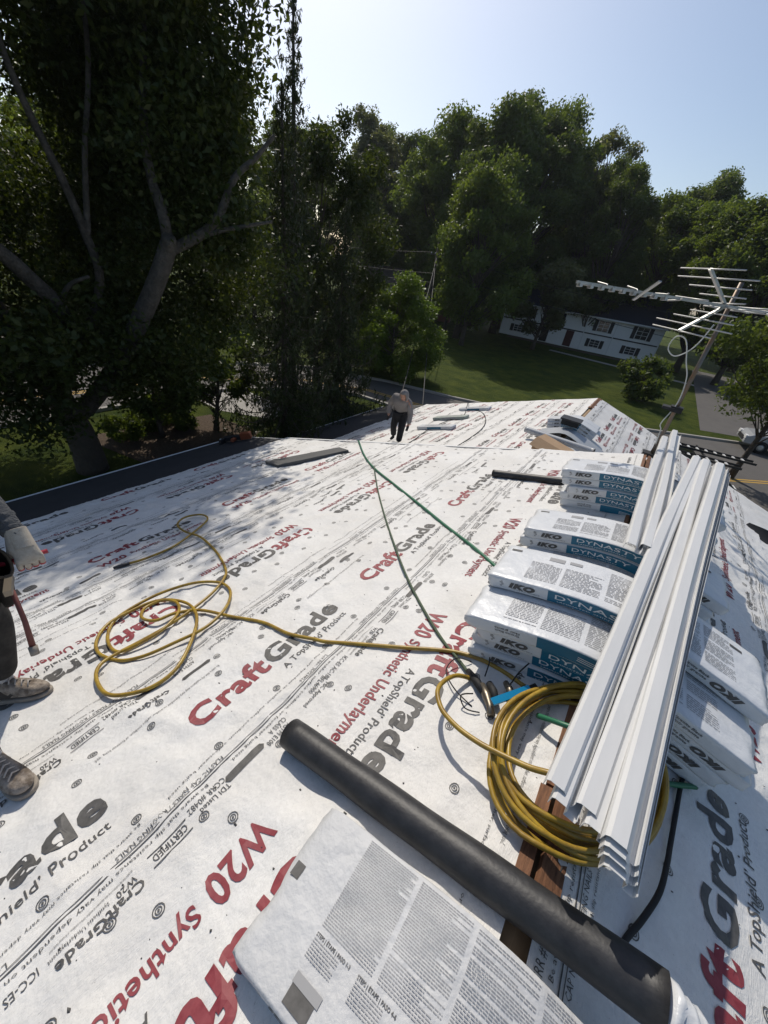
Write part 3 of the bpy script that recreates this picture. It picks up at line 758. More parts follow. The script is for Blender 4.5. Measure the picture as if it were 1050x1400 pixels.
# far pile on the lower wing's ridge and single bundles on its slope
for i in range(3):
    b = Bundle(FARR, 11.15 + .03 * i, .01 + .082 * i, 'white and teal shingle bundle on the far ridge, %s of three' % ('bottom', 'middle', 'top')[i], seed=300 + i, w=.36, L=1.2, th=.085, group='bundles on the far ridge')
    b.front(0); b.finish()
b = Bundle(FARR, 12.2, .01, 'single wrapped shingle bundle on far ridge behind the pile of three', seed=310, w=.36, L=1.2, th=.085, group='bundles on the far ridge'); b.front(0); b.finish()
for k, (x, y, lab, wr_, ln) in enumerate(((-5.35, 10.95, 'flat pale shingle bundle beside the hooded worker, nearest to him', 'wrap', 1.25), (-5.55, 12.45, 'greenish flat bundle on far slope, middle of three', 'paper_g', 1.2), (-5.35, 14.1, 'pale flat bundle farthest from the hooded worker, by the cords', 'wrap', 1.2))):
    b = Bundle(Straight(FL, (-1.55 - x) / math.cos(FL.a)), y, .004, lab, L=ln, w=.34, th=.10, yaw=(.02, .12, -.02)[k], seed=320 + k, wrap=wr_, group='single bundles on the far slope')
    b.put(('printed_panel', 'teal' if k != 1 else 'grey_ink'), rect_tmpl(6), -.25, .02, .5, .06, 'front'); b.words(-.4, .4, .05, .28, .04, .012, 330 + k); b.finish()

# ------------------------------------------------------------------ white vinyl channels
def channel(near, far, label, prof, up=(0, 0, 1), k=1.0, th=.0016, sag=.0):
    a, c = Vector(near), Vector(far); d = (c - a).normalized(); x = d.cross(Vector((0, 0, 1))).normalized(); u = x.cross(d)
    pts = [Vector((p[0] * k, p[1] * k)) for p in prof]; n = len(pts); out = []
    for i, p in enumerate(pts):
        t = (pts[min(i + 1, n - 1)] - pts[max(i - 1, 0)]).normalized(); out.append(p + Vector((-t.y, t.x)) * th)
    loop = pts + out[::-1]; m = len(loop); b = MB(); ns = 10; v = []
    for j in range(ns + 1):
        f_ = j / ns; o_ = a.lerp(c, f_) + Vector((.007 * math.sin(f_ * 5 + a.x * 40), 0, .004 * math.sin(f_ * 7 + a.x * 60)))
        v += [o_ + x * q.x + u * q.y for q in loop]
    fc = [(j * m + i, j * m + (i + 1) % m, (j + 1) * m + (i + 1) % m, (j + 1) * m + i) for j in range(ns) for i in range(m)]
    ends = []
    for j, rev in ((0, False), (ns, True)):
        for i in range(n - 1):
            q = (j * m + i, j * m + i + 1, j * m + m - 2 - i, j * m + m - 1 - i); ends.append(q if rev else q[::-1])
    b.add(v, fc + ends)
    o = b.build('vinyl_channel', 'vinyl'); return tag(o, label, 'trim channel', 'white vinyl channels laid over the bundles')
HAT = [(0, -.012), (0, .022), (.008, .030), (.046, .030), (.054, .022), (.054, -.004), (.060, -.010), (.080, -.010), (.084, .0), (.084, .012)]
NEST = [(0, -.016), (0, .020), (.006, .026), (.036, .026), (.042, .018), (.042, -.012), (.075, -.012), (.075, .004)]
# near end, far end (world metres)
CH = [((-.108, .770, .312), (.190, 3.84, .500), HAT, 'white vinyl channel on the left edge of the long bunch'),
      ((-.073, .740, .300), (.222, 3.83, .490), NEST, 'white channel tucked under the left edge piece of the bunch'),
      ((-.012, .770, .308), (.262, 3.80, .510), HAT, 'white vinyl channel in the middle of the long bunch'),
      ((.012, .738, .297), (.284, 3.79, .498), NEST, 'white channel nested below the middle piece of the bunch'),
      ((.050, .725, .330), (.330, 3.74, .532), HAT, 'uppermost of the nested white channels on the right of the bunch'),
      ((.056, .708, .318), (.338, 3.73, .520), HAT, 'second nested white channel on the right of the bunch'),
      ((.064, .695, .306), (.348, 3.72, .508), HAT, 'third nested white channel on the right of the bunch'),
      ((.076, .680, .292), (.360, 3.71, .494), HAT, 'lowest nested white channel, its grey tip jutting nearest the pipe')]
for a, c, pr, lab in CH: channel(a, c, lab, pr)
channel((-.085, 2.15, .40), (-.02, 4.62, .395), 'short white channel pointing at the antenna, left of the separate pair', HAT)
channel((-.010, 2.20, .405), (.075, 4.98, .40), 'tall white channel of the separate pair, reaching furthest towards the street', NEST, k=1.2)

# ------------------------------------------------------------------ hoses and cords
def roof_z(x, off):
    return -TN * abs(x) + off + (.009 if -1.2 < x < 1.2 else .003)
def hose(name, pts, rad, m, label, cat, n=8, sm=6, parts=None):
    b = MB(); b.tube(smooth_path(pts, sm), rad, n); o = b.build(name, m, None, True); return tag(o, label, cat)
HOSE = [(-3.416,1.013),(-3.362,1.138),(-3.350,1.397),(-3.516,1.761),(-3.649,1.930),(-3.839,1.961),(-3.949,1.836),(-3.831,1.686),(-3.573,1.620),(-3.279,1.614),(-2.846,1.499),(-2.500,1.354),(-2.378,1.254),(-2.293,1.103),(-2.245,0.925),(-2.225,0.736),(-2.241,0.564),(-2.250,0.439),(-2.231,0.338),(-2.131,0.279),(-1.964,0.266),(-1.858,0.338),(-1.796,0.439),(-1.808,0.568),(-1.940,0.731),(-2.111,0.867),(-2.311,0.929),(-2.494,0.903),(-2.600,0.819),(-2.622,0.676),(-2.609,0.528),(-2.503,0.418),(-2.363,0.375),(-2.186,0.413),(-2.079,0.507),(-2.011,0.661),(-1.966,0.843),(-2.036,1.035),(-2.190,1.177),(-2.369,1.207),(-2.540,1.103),(-2.635,0.906),(-2.652,0.711),(-2.615,0.560),(-2.458,0.460),(-2.274,0.440),(-2.215,0.533),(-2.201,0.682),(-2.280,0.831),(-2.423,0.899),(-2.553,0.864),(-2.575,0.751),(-2.465,0.678),(-2.338,0.710),(-2.301,0.820),(-2.180,0.933),(-1.921,0.997),(-1.683,1.057),(-1.463,1.062),(-1.298,1.102),(-1.222,1.119),(-1.093,1.170),(-0.816,1.288),(-0.602,1.379),(-0.457,1.400),(-0.336,1.380),(-0.222,1.340)]
hz = []
for i, (x, y) in enumerate(HOSE):
    lift = .022 + (.018 * (0.5 + 0.5 * math.sin(i * 1.1)) if 14 < i < 57 else 0.004)
    hz.append((x, y, roof_z(x, lift)))
rt = thing('air_hose', 'long yellow air hose with loose loops lying across the white underlayment', 'hose')
b = MB(); b.tube(smooth_path(hz, 6), .0105, 8); b.build('hose', 'hose_y', rt, True)
b = MB(); b.tube([Vector(hz[0]) + (Vector(hz[0]) - Vector(hz[1])) * .9, Vector(hz[0]) + (Vector(hz[0]) - Vector(hz[1])) * .45, hz[0]], [.012, .016, .014], 8); b.build('end_fitting', 'black', rt, True)
# coil over the ridge
rnd = random.Random(12); coil = []
turns = 9
for i in range(turns * 26):
    a = 2 * math.pi * i / 26 + 2.2; kt = i / 26
    rx = .262 + .026 * math.sin(kt * 2.1) + .018 * math.sin(kt * 5.3 + 1); ry = .315 + .034 * math.sin(kt * 1.7 + 2) + .016 * math.sin(kt * 4.1)
    x = .03 + .014 * math.sin(kt * 1.3) + rx * math.cos(a) + .06 * math.sin(a); y = 1.115 + ry * math.sin(a) + .012 * math.cos(kt * 3.1)
    coil.append((x, y, max(roof_z(x, .022) - .0, -.02) * .55 + .006 + .0085 * (kt % 9) + .010 * math.sin(a * 2 + kt)))
rt = thing('air_hose_coil', 'coiled yellow air hose lying over the bare ridge beneath the white channels', 'hose')
b = MB(); b.tube(smooth_path(coil, 2), .0098, 7); b.build('hose', 'hose_y', rt, True)
LP = [(-.447,1.262,.03),(-.500,1.215,.07),(-.528,1.13,.11),(-.527,1.05,.13),(-.478,.98,.135),(-.425,.945,.14),(-.365,.92,.145),(-.295,.905,.15),(-.243,.90,.155),(-.172,.895,.165),(-.118,.893,.175),(-.05,.90,.19),(.03,.92,.17),(.10,.95,.12)]
b = MB(); b.tube(smooth_path([(x, y, roof_z(x, h)) for x, y, h in LP], 5), .0105, 8); b.build('raised_loop', 'hose_y', rt, True)
GREEN = [(-4.16,5.27),(-3.506,4.545),(-2.946,4.008),(-2.259,3.477),(-1.688,3.046),(-1.254,2.711),(-0.924,2.462),(-0.65,2.237),(-0.53,2.16),(-.50,2.24)]
hose('green_hose', [(-4.22, 5.45, -1.62)] + [(x, y, roof_z(x, .024)) for x, y in GREEN], .013, 'hose_g', 'green air hose running from the far edge to the shingle piles', 'hose')
CORD = [(-2.916,3.983),(-2.387,3.308),(-1.91,2.732),(-1.461,2.219),(-1.132,1.859),(-0.863,1.603),(-0.662,1.432),(-0.542,1.351),(-0.459,1.29)]
hose('air_line', [(x, y, roof_z(x, .022 if i else .04)) for i, (x, y) in enumerate(CORD)], .0085, 'cord_g', 'thin dark green line branching from the green hose to the fittings', 'hose')
hose('black_cable', [(x, y, roof_z(x, h)) for x, y, h in ((.47,1.50,.02),(.447,1.418,.02),(.425,1.272,.025),(.402,1.113,.03),(.386,1.038,.045),(.362,.927,.05),(.322,.822,.03),(.287,.751,.02),(.25,.66,.02))], .009, 'rubber', 'black cable snaking down the right slope beside the hose coil', 'cable')
hose('green_hose', [(x, y, roof_z(x, h)) for x, y, h in ((-.14,1.20,.05),(-.05,1.17,.10),(.06,1.19,.12),(.2,1.25,.06),(.335,1.319,.03),(.401,1.359,.03),(.50,1.44,.03))], .011, 'hose_g', 'short green hose crossing the ridge inside the yellow coil', 'hose')

# manifold with fittings where the hoses meet
mf = thing('hose_manifold', 'air manifold with black couplings and blue handle beside the hose coil', 'fitting')
def Lp(x, y, h): return (x, y, roof_z(x, h))
b = MB(); b.tube([Lp(-.47, 1.30, .03), Lp(-.41, 1.245, .045), Lp(-.36, 1.20, .05)], [.014, .02, .017], 10); b.build('hose_barb', 'rubber', mf, True)
b = MB(); b.tube([Lp(-.385, 1.235, .05), Lp(-.345, 1.19, .05), Lp(-.315, 1.15, .045), Lp(-.295, 1.115, .04)], [.017, .021, .015, .018], 10); b.build('coupling', 'brass', mf, True)
b = MB(); b.tube([Lp(-.36, 1.26, .05), Lp(-.33, 1.225, .055), Lp(-.30, 1.18, .05)], [.015, .019, .015], 10); b.build('coupling', 'rubber', mf, True)
b = MB(); b.tube([Lp(-.30, 1.30, .05), Lp(-.275, 1.27, .055), Lp(-.25, 1.225, .05)], [.013, .017, .013], 10); b.build('coupling', 'brass', mf, True)
b = MB(); b.bar(Lp(-.315, 1.145, .085), Lp(-.205, 1.29, .085), .030, .012); b.build('blue_handle', 'blue', mf)
b = MB(); b.bar(Lp(-.21, 1.285, .075), Lp(-.185, 1.33, .065), .022, .022); b.build('valve_body', 'rubber', mf)
for k, pts in enumerate((((-.48,1.37,.02),(-.55,1.33,.05),(-.56,1.25,.03),(-.48,1.17,.03),(-.38,1.13,.02)), ((-.40,1.18,.04),(-.44,1.13,.06),(-.40,1.10,.03),(-.34,1.11,.03)), ((-.28,1.30,.05),(-.27,1.34,.10),(-.25,1.38,.14)), ((-.39,1.28,.06),(-.40,1.33,.10),(-.41,1.35,.12)))):
    b = MB(); b.tube(smooth_path([Lp(*q) for q in pts], 5), .0032, 6); b.build('cable_tie', 'rubber', mf, True)

# ------------------------------------------------------------------ pipes, sleeve, flashing, tools on the near roof
def hollow(name, a, c, r, m, label, cat, group=None, wall=.006, slit=False):
    a, c = Vector(a), Vector(c); d = (c - a).normalized(); x = d.cross(Vector((0, 0, 1))).normalized(); u = x.cross(d)
    b = MB(); n = 40; ns = 24; v = []
    a0, a1 = (math.radians(248), math.radians(248 + 352)) if slit else (0, 2 * math.pi)
    for j in range(ns + 1):
        o_ = a.lerp(c, j / ns); sq = 1 + (.02 * math.sin(j * .9) if slit else 0)
        for rr in (r, r - wall):
            for i in range(n + 1):
                t = a0 + (a1 - a0) * i / n; ro = rr * (1 + (.07 * (i / n) if slit else 0)) * sq
                v.append(o_ + x * math.cos(t) * ro + u * math.sin(t) * ro)
    k = n + 1; f_ = []
    for j in range(ns):
        for i in range(n):
            f_.append((j * 2 * k + i, (j + 1) * 2 * k + i, (j + 1) * 2 * k + i + 1, j * 2 * k + i + 1))
            f_.append((j * 2 * k + k + i, j * 2 * k + k + i + 1, (j + 1) * 2 * k + k + i + 1, (j + 1) * 2 * k + k + i))
        for i in (0, n):
            f_.append((j * 2 * k + i, j * 2 * k + k + i, (j + 1) * 2 * k + k + i, (j + 1) * 2 * k + i))
    for j in (0, ns):
        for i in range(n): f_.append((j * 2 * k + i, j * 2 * k + i + 1, j * 2 * k + k + i + 1, j * 2 * k + k + i))
    b.add(v, f_); o = b.build(name, m, None, True); return tag(o, label, cat, group)
hollow('black_pipe', (-.955, .600, -.228), (.300, .590, .138), .058, 'black', 'large black plastic pipe lying across the foreground', 'pipe', slit=True)
hollow('black_pipe', (-1.36, 4.10, -.37), (-.62, 4.03, -.14), .042, 'black', 'short black pipe lying by the pile nearest the antenna', 'pipe')
# pleated white sleeve at the end of the pipe
b = MB(); v = []; ns, n = 26, 20
for j in range(ns + 1):
    t = j / ns; c_ = Vector((.285 + .30 * t, .585 - .02 * t, .146 - .05 * t - .12 * t * t)); r_ = .050 + .005 * math.sin(j * 2.2) - .014 * t * (1 if j % 3 else .6)
    d = Vector((1, -.05, -.35)).normalized(); x = d.cross(Vector((0, 0, 1))).normalized(); u = x.cross(d)
    for i in range(n):
        a = 2 * math.pi * i / n; rr = r_ * (1 + .07 * math.sin(3 * a + j * .8) + .05 * math.sin(7 * a + j))
        v.append(c_ + x * math.cos(a) * rr + u * math.sin(a) * rr)
b.add(v, [(j * n + i, j * n + (i + 1) % n, (j + 1) * n + (i + 1) % n, (j + 1) * n + i) for j in range(ns) for i in range(n)] + [tuple(range(n))[::-1], tuple(range(ns * n, ns * n + n))])
tag(b.build('plastic_sleeve', 'wrap', None, True), 'crumpled white plastic sleeve poking from the end of the big black pipe', 'sleeve')
# grey flashing sheet
b = MB(); P4 = [NL.pt(s_, y_, .012 + dz, False) for s_, y_ in ((5.05, 3.72), (4.33, 4.72), (4.02, 4.60), (4.62, 3.62)) for dz in (.045, 0)]
b.add(P4, [(0, 2, 4, 6), (7, 5, 3, 1), (0, 1, 3, 2), (2, 3, 5, 4), (4, 5, 7, 6), (6, 7, 1, 0)])
tag(b.build('flashing_sheet', 'greymat'), 'flat grey flashing sheet lying on the white underlayment near the eave', 'flashing')
# orange nail gun at the eave corner
ng = thing('nail_gun', 'small orange and black nail gun lying on the dark eave membrane', 'tool')
def NLp(s_, y_, h): return NL.pt(s_, y_, h, False)
b = MB(); b.bar(NLp(7.72, 4.75, .07), NLp(7.45, 4.98, .07), .10, .09); b.build('body', 'rubber', ng)
b = MB(); b.bar(NLp(7.45, 4.98, .09), NLp(7.28, 5.12, .09), .14, .13); b.build('motor_cap', 'orange', ng)
b = MB(); b.bar(NLp(7.55, 4.92, .06), NLp(7.42, 4.72, .05), .06, .06); b.build('grip', 'orange', ng)
b = MB(); b.bar(NLp(7.72, 4.75, .05), NLp(7.62, 4.55, .04), .05, .10); b.build('magazine', 'rubber', ng)
b = MB(); b.bar(NLp(7.98, 4.78, .03), NLp(7.62, 5.20, .03), .05, .03); tag(b.build('trim_offcut', 'trim_white'), 'small white trim offcut on the dark eave beside the nail gun', 'trim')
# curled membrane flap with bare wood at the right rake
fl = thing('membrane_flap', 'curled black membrane flap with bare wood at the right rake edge', 'flap')
b = MB(); v = []
for j in range(9):
    t = j / 8
    for i in range(7):
        k = i / 6; h = .01 + .10 * k * k * math.sin(math.pi * min(1, t * 1.1 + .1))
        v.append(tuple(NR.pt(1.15 + 1.0 * t + .05 * k, 5.05 - .55 * t * .3 + .26 * k - .1 * k * k, h, False)))
b.add(v, [(j * 7 + i, (j + 1) * 7 + i, (j + 1) * 7 + i + 1, j * 7 + i + 1) for j in range(8) for i in range(6)]); b.build('flap', 'rubber', fl, True)
b = MB(); v = [NR.pt(s_, y_, h, False) for h in (.02, .04) for s_, y_ in ((1.5, 5.18), (2.4, 5.12), (2.4, 5.27), (1.5, 5.27))]; b.add(v, [(3, 2, 1, 0), (4, 5, 6, 7), (0, 1, 5, 4), (1, 2, 6, 5), (2, 3, 7, 6), (3, 0, 4, 7)]); b.build('bare_board', 'wood', fl)

# ------------------------------------------------------------------ things on the far wing
def Fp(sl, s_, y_, h): return sl.pt(s_, y_, h, False)
cb = thing('cardboard_box', 'open brown cardboard box on the far wing behind the near rake', 'box')
b = MB(); c0 = Vector((-1.45, 9.0, -1.52)); 
def fr(p): return c0 + Matrix.Rotation(R(-12), 3, 'Z') @ Matrix.Rotation(R(8), 3, 'Y') @ p
b.box((-.42, -.2, -.18), (.34, .2, .12), fr=fr); b.build('box_body', 'card', cb)
b = MB(); b.box((-.42, -.44, .125), (.34, -.2, .135), fr=lambda p: fr(p + Vector((0, 0, (p.y + .2) * .6)))); b.build('flap', 'card', cb)
b = MB(); b.box((-.2, -.205, -.1), (.1, -.203, .02), fr=fr); b.build('print', 'ink', cb)
o = hollow('grey_pipe', (-2.42, 10.05, -1.62), (-.72, 9.65, -1.50), .075, 'greyplast', 'grey plastic pipe leaning over the cardboard box on the far wing', 'pipe')
b = MB(); v = []
for j in range(15):
    t = j / 14; x = -2.2 + 1.95 * t
    for i in range(5):
        k = i / 4; v.append((x, 10.2 + .75 * k - .1 * t, FARR.at(np.array([x + 1.55]) / .96, .03 + .12 * math.sin(math.pi * t) + .02 * math.sin(6 * t + 2 * k))[1][0]))
b.add(v, [(j * 5 + i, (j + 1) * 5 + i, (j + 1) * 5 + i + 1, j * 5 + i + 1) for j in range(14) for i in range(4)])
tag(b.build('folded_sheet', 'greyplast', None, True), 'grey plastic sheet draped over the far ridge in front of the bundles', 'sheet')
vt = thing('roof_vent', 'small black plastic vent box sitting on the grey draped sheet', 'vent')
b = MB(); b.box((-1.78, 10.75, -1.42), (-1.36, 11.05, -1.30)); b.build('base', 'rubber', vt)
b = MB(); b.box((-1.82, 10.71, -1.29), (-1.32, 11.09, -1.25)); b.build('cap', 'black', vt)
for k, (pts, lab) in enumerate(((((4.35, 14.2), (4.0, 13.2), (4.15, 12.2), (4.2, 11.0), (3.9, 9.4), (3.7, 7.0)), 'black cord curving over far slope, left of the two'), (((4.3, 14.2), (3.75, 14.0), (3.1, 13.0), (2.5, 11.4), (2.3, 9.8), (2.3, 7.5)), 'black cord curving over far slope, nearer the far ridge'))):
    hose('extension_lead', [tuple(Fp(FL, s_, y_, .03)) for s_, y_ in pts], .013, 'rubber', lab, 'cord', 6)
hose('extension_lead', [tuple(Fp(FL, s_, y_, h)) for s_, y_, h in ((4.3, 14.15, .12), (5.0, 15.9, .05), (5.3, 16.4, -.4))], .013, 'rubber', 'black cord hanging off the far rake from the flat bundle', 'cord', 6)

# ------------------------------------------------------------------ television antenna on its mast
an = thing('tv_antenna', 'old aluminium television antenna on a grey mast at the ridge end', 'antenna')
b = MB(); b.tube([(.055, 5.55, -.10), (.0, 5.55, 1.78)], .021, 12); b.build('mast', 'mast', an, True)
b = MB(); b.bar((-.05, 5.57, -.05), (.16, 5.57, -.05), .14, .05); b.bar((.05, 5.60, -.1), (.05, 5.60, .2), .05, .012, up=(0, 1, 0)); b.build('mast_foot', 'rubber', an)
b = MB(); b.box((-.02, 5.49, .50), (.10, 5.61, .56)); b.box((-.10, 5.47, .515), (.02, 5.60, .545)); b.build('rotor_clamp', 'rubber', an)
bd = Vector((-.80, -.60, 0)).normalized(); ed = Vector((bd.y, -bd.x, 0)) * -1; ac = Vector((.01, 5.53, 1.57))
b = MB(); b.bar(ac - bd * 0.75, ac + bd * 1.62, .026, .026); b.build('boom', 'steel', an)
rnd = random.Random(5)
for k in range(15):             # director elements along the boom
    t = -.70 + k * .155; ln = .30 + .55 * abs(math.sin(k * .45 + .3)) if t < .5 else .20
    c_ = ac + bd * t + Vector((0, 0, .018 if k % 2 else -.012)); b = MB(); tilt = Vector((0, 0, rnd.uniform(-.02, .02)))
    b.tube([c_ - ed * ln * .5 - tilt + bd * .05, c_, c_ + ed * ln * .5 + tilt + bd * .05], .0065, 6); b.build('element', 'steel', an, True)
for k in range(9):
    t = .70 + k * .11; c_ = ac + bd * t; b = MB(); b.bar(c_ - ed * .035 + Vector((0, 0, -.02)), c_ + ed * .035 + Vector((0, 0, -.015)), .03, .035); b.build('insulator', 'steel', an)
c_ = ac + bd * 1.0
b = MB(); b.bar(c_ + Vector((0, 0, -.07)), c_ + ed * .28 + Vector((0, 0, .10)), .03, .012); b.build('dipole_arm', 'steel', an)
apex = ac + bd * .05
for sg, rise in ((1, .27), (-1, -.27)):           # corner reflector: two arms with cross rods
    tip = apex + bd * .34 + Vector((0, 0, rise))
    b = MB(); b.bar(apex, tip, .034, .022); b.build('reflector_arm', 'steel', an)
    for k in range(4):
        q = apex.lerp(tip, .28 + .24 * k); b = MB(); hl = (.30, .40, .52, .42)[k] * (1 if sg > 0 else 1.05)
        b.tube([q - ed * hl, q + ed * hl], .006, 6); b.build('reflector_rod', 'steel', an, True)
b = MB(); b.bar(apex + ed * .3 - Vector((0, 0, .03)), apex - ed * .35 + Vector((0, 0, .02)), .03, .012); b.build('cross_brace', 'steel', an)
cb_ = [(-.04, 5.5, 1.40), (-.10, 5.44, 1.18), (-.22, 5.42, 1.06), (-.32, 5.42, 1.12), (-.30, 5.42, 1.24), (-.20, 5.43, 1.22), (-.10, 5.46, 1.02), (-.02, 5.5, .86), (.02, 5.52, .60), (-.03, 5.48, .36), (.0, 5.50, .28), (.03, 5.53, .1)]
b = MB(); b.tube(smooth_path(cb_, 6), .006, 6); b.build('coax_cable', 'cable_w', an, True)

# ------------------------------------------------------------------ trees
def leaf_cloud(rng, C, size, up=0.45, aspect=1.7, var=.35, hang=0.0):
    """one small leaf-shaped quad per centre"""
    n = len(C); N = rng.normal(size=(n, 3)); N[:, 2] += up; N /= np.linalg.norm(N, axis=1)[:, None] + 1e-9
    T = rng.normal(size=(n, 3)); T[:, 2] -= hang; T -= N * (T * N).sum(1)[:, None]; T /= np.linalg.norm(T, axis=1)[:, None] + 1e-9
    B = np.cross(N, T); s = size * (1 + var * rng.normal(size=n)).clip(.35, 2.2)[:, None]
    a = C - T * s * .5 * aspect; c = C + T * s * .5 * aspect; m = C - T * s * .08
    V = np.stack([a, m + B * s * .42 + N * s * .08, c, m - B * s * .42 + N * s * .08], 1).reshape(-1, 3)
    return V, np.arange(4 * n).reshape(n, 4)
def limb(b, a, c, r0, r1, rng, bend=.12, n=5, seg=7):
    a, c = Vector(a), Vector(c); L = (c - a).length; pts = []
    o1 = Vector(rng.normal(size=3)) * L * bend
    for i in range(n + 1):
        t = i / n; pts.append(a.lerp(c, t) + o1 * math.sin(math.pi * t) * .5 + Vector((0, 0, -L * .06 * math.sin(math.pi * t))))
    b.tube(pts, [r0 + (r1 - r0) * (i / n) for i in range(n + 1)], seg); return pts
def broadleaf(H, cr, cb, nclump, nleaf, lsize, seed, leafm, barkm='bark', tr=None, clump=.22, lean=0.0, sq=.8, asym=0.5, skirt=1.0):
    """prototype meshes (trunk, crown) at the origin; H height, cr crown radius, cb crown bottom"""
    rng = np.random.default_rng(seed); b = MB(); tr = tr or H * .018
    tp = [Vector((lean * t * H * .3 + .15 * math.sin(3 * t + seed), .15 * math.sin(2.2 * t + seed * 2), H * .86 * t)) for t in np.linspace(0, 1, 9)]
    b.tube(tp, [tr * (1.35 if i == 0 else 1) * (1 - .85 * i / 8) for i in range(9)], 10)
    cz = (H + cb) / 2; hz_ = (H - cb) / 2; cen = []; rad = []
    for k in range(nclump):
        th = rng.uniform(0, 2 * np.pi); ph = rng.uniform(-.95, 1.0); q = rng.uniform(.45, 1.0) ** .6
        rr = math.sqrt(max(0, 1 - ph * ph)) * q * (skirt if ph < 0 else 1); w = 1 + asym * .5 * (vnoise(np.array([th * 1.2]), np.array([ph * 2.0]), seed)[0] - .5) * 2
        c_ = np.array([math.cos(th) * rr * cr * w + lean * H * .2, math.sin(th) * rr * cr * w, cz + ph * q ** .5 * hz_ * (1 if ph < 0 else w)])
        cen.append(c_); rad.append(cr * clump * rng.uniform(.6, 1.45))
        t = min(.95, max(.15, (c_[2] - hz_ * .5) / (H * .86) * .8)); j = min(7, int(t * 8)); root = tp[j].lerp(tp[j + 1], t * 8 - j)
        limb(b, root, c_, tr * .34 * (1 - t * .6), tr * .05, rng)
    cen = np.array(cen); rad = np.array(rad); wgt = rad ** 2 / (rad ** 2).sum(); pick = rng.choice(nclump, nleaf, p=wgt)
    d = rng.normal(size=(nleaf, 3)); d /= np.linalg.norm(d, axis=1)[:, None]; r_ = rng.uniform(0, 1, nleaf) ** .42
    # sub-clumping: leaves gather in sprays
    nz = np.array([1, 1, sq]); C = cen[pick] + d * (r_ * rad[pick])[:, None] * nz
    spr = rng.normal(size=(nclump * 14, 3)) * .5; C += spr[pick * 14 + rng.integers(0, 14, nleaf)] * rad[pick][:, None] * .45
    V, F = leaf_cloud(rng, C, lsize)
    return b, barkm, V, F, leafm
_proto = {}
def proto(key, **kw):
    if key not in _proto:
        b, bk, V, F, lm = broadleaf(**kw)
        me = bpy.data.meshes.new('trunk'); me.from_pydata(b.v, [], b.f); me.materials.append(M[bk]); me.polygons.foreach_set('use_smooth', [True] * len(me.polygons)); me.update()
        o = np_mesh('crown', V, F, lm); cm = o.data; bpy.data.objects.remove(o); _proto[key] = (me, cm)
    return _proto[key]
def tree(name, pr, x, y, label, sc=(1, 1, 1), rz=0.0, group=None, cat='tree', z=GZ):
    rt = thing(name, label, cat, group); rt.location = (x, y, z); rt.rotation_euler = (0, 0, rz); rt.scale = sc
    t = link('trunk', pr[0], rt); c_ = link('crown', pr[1], rt); return rt

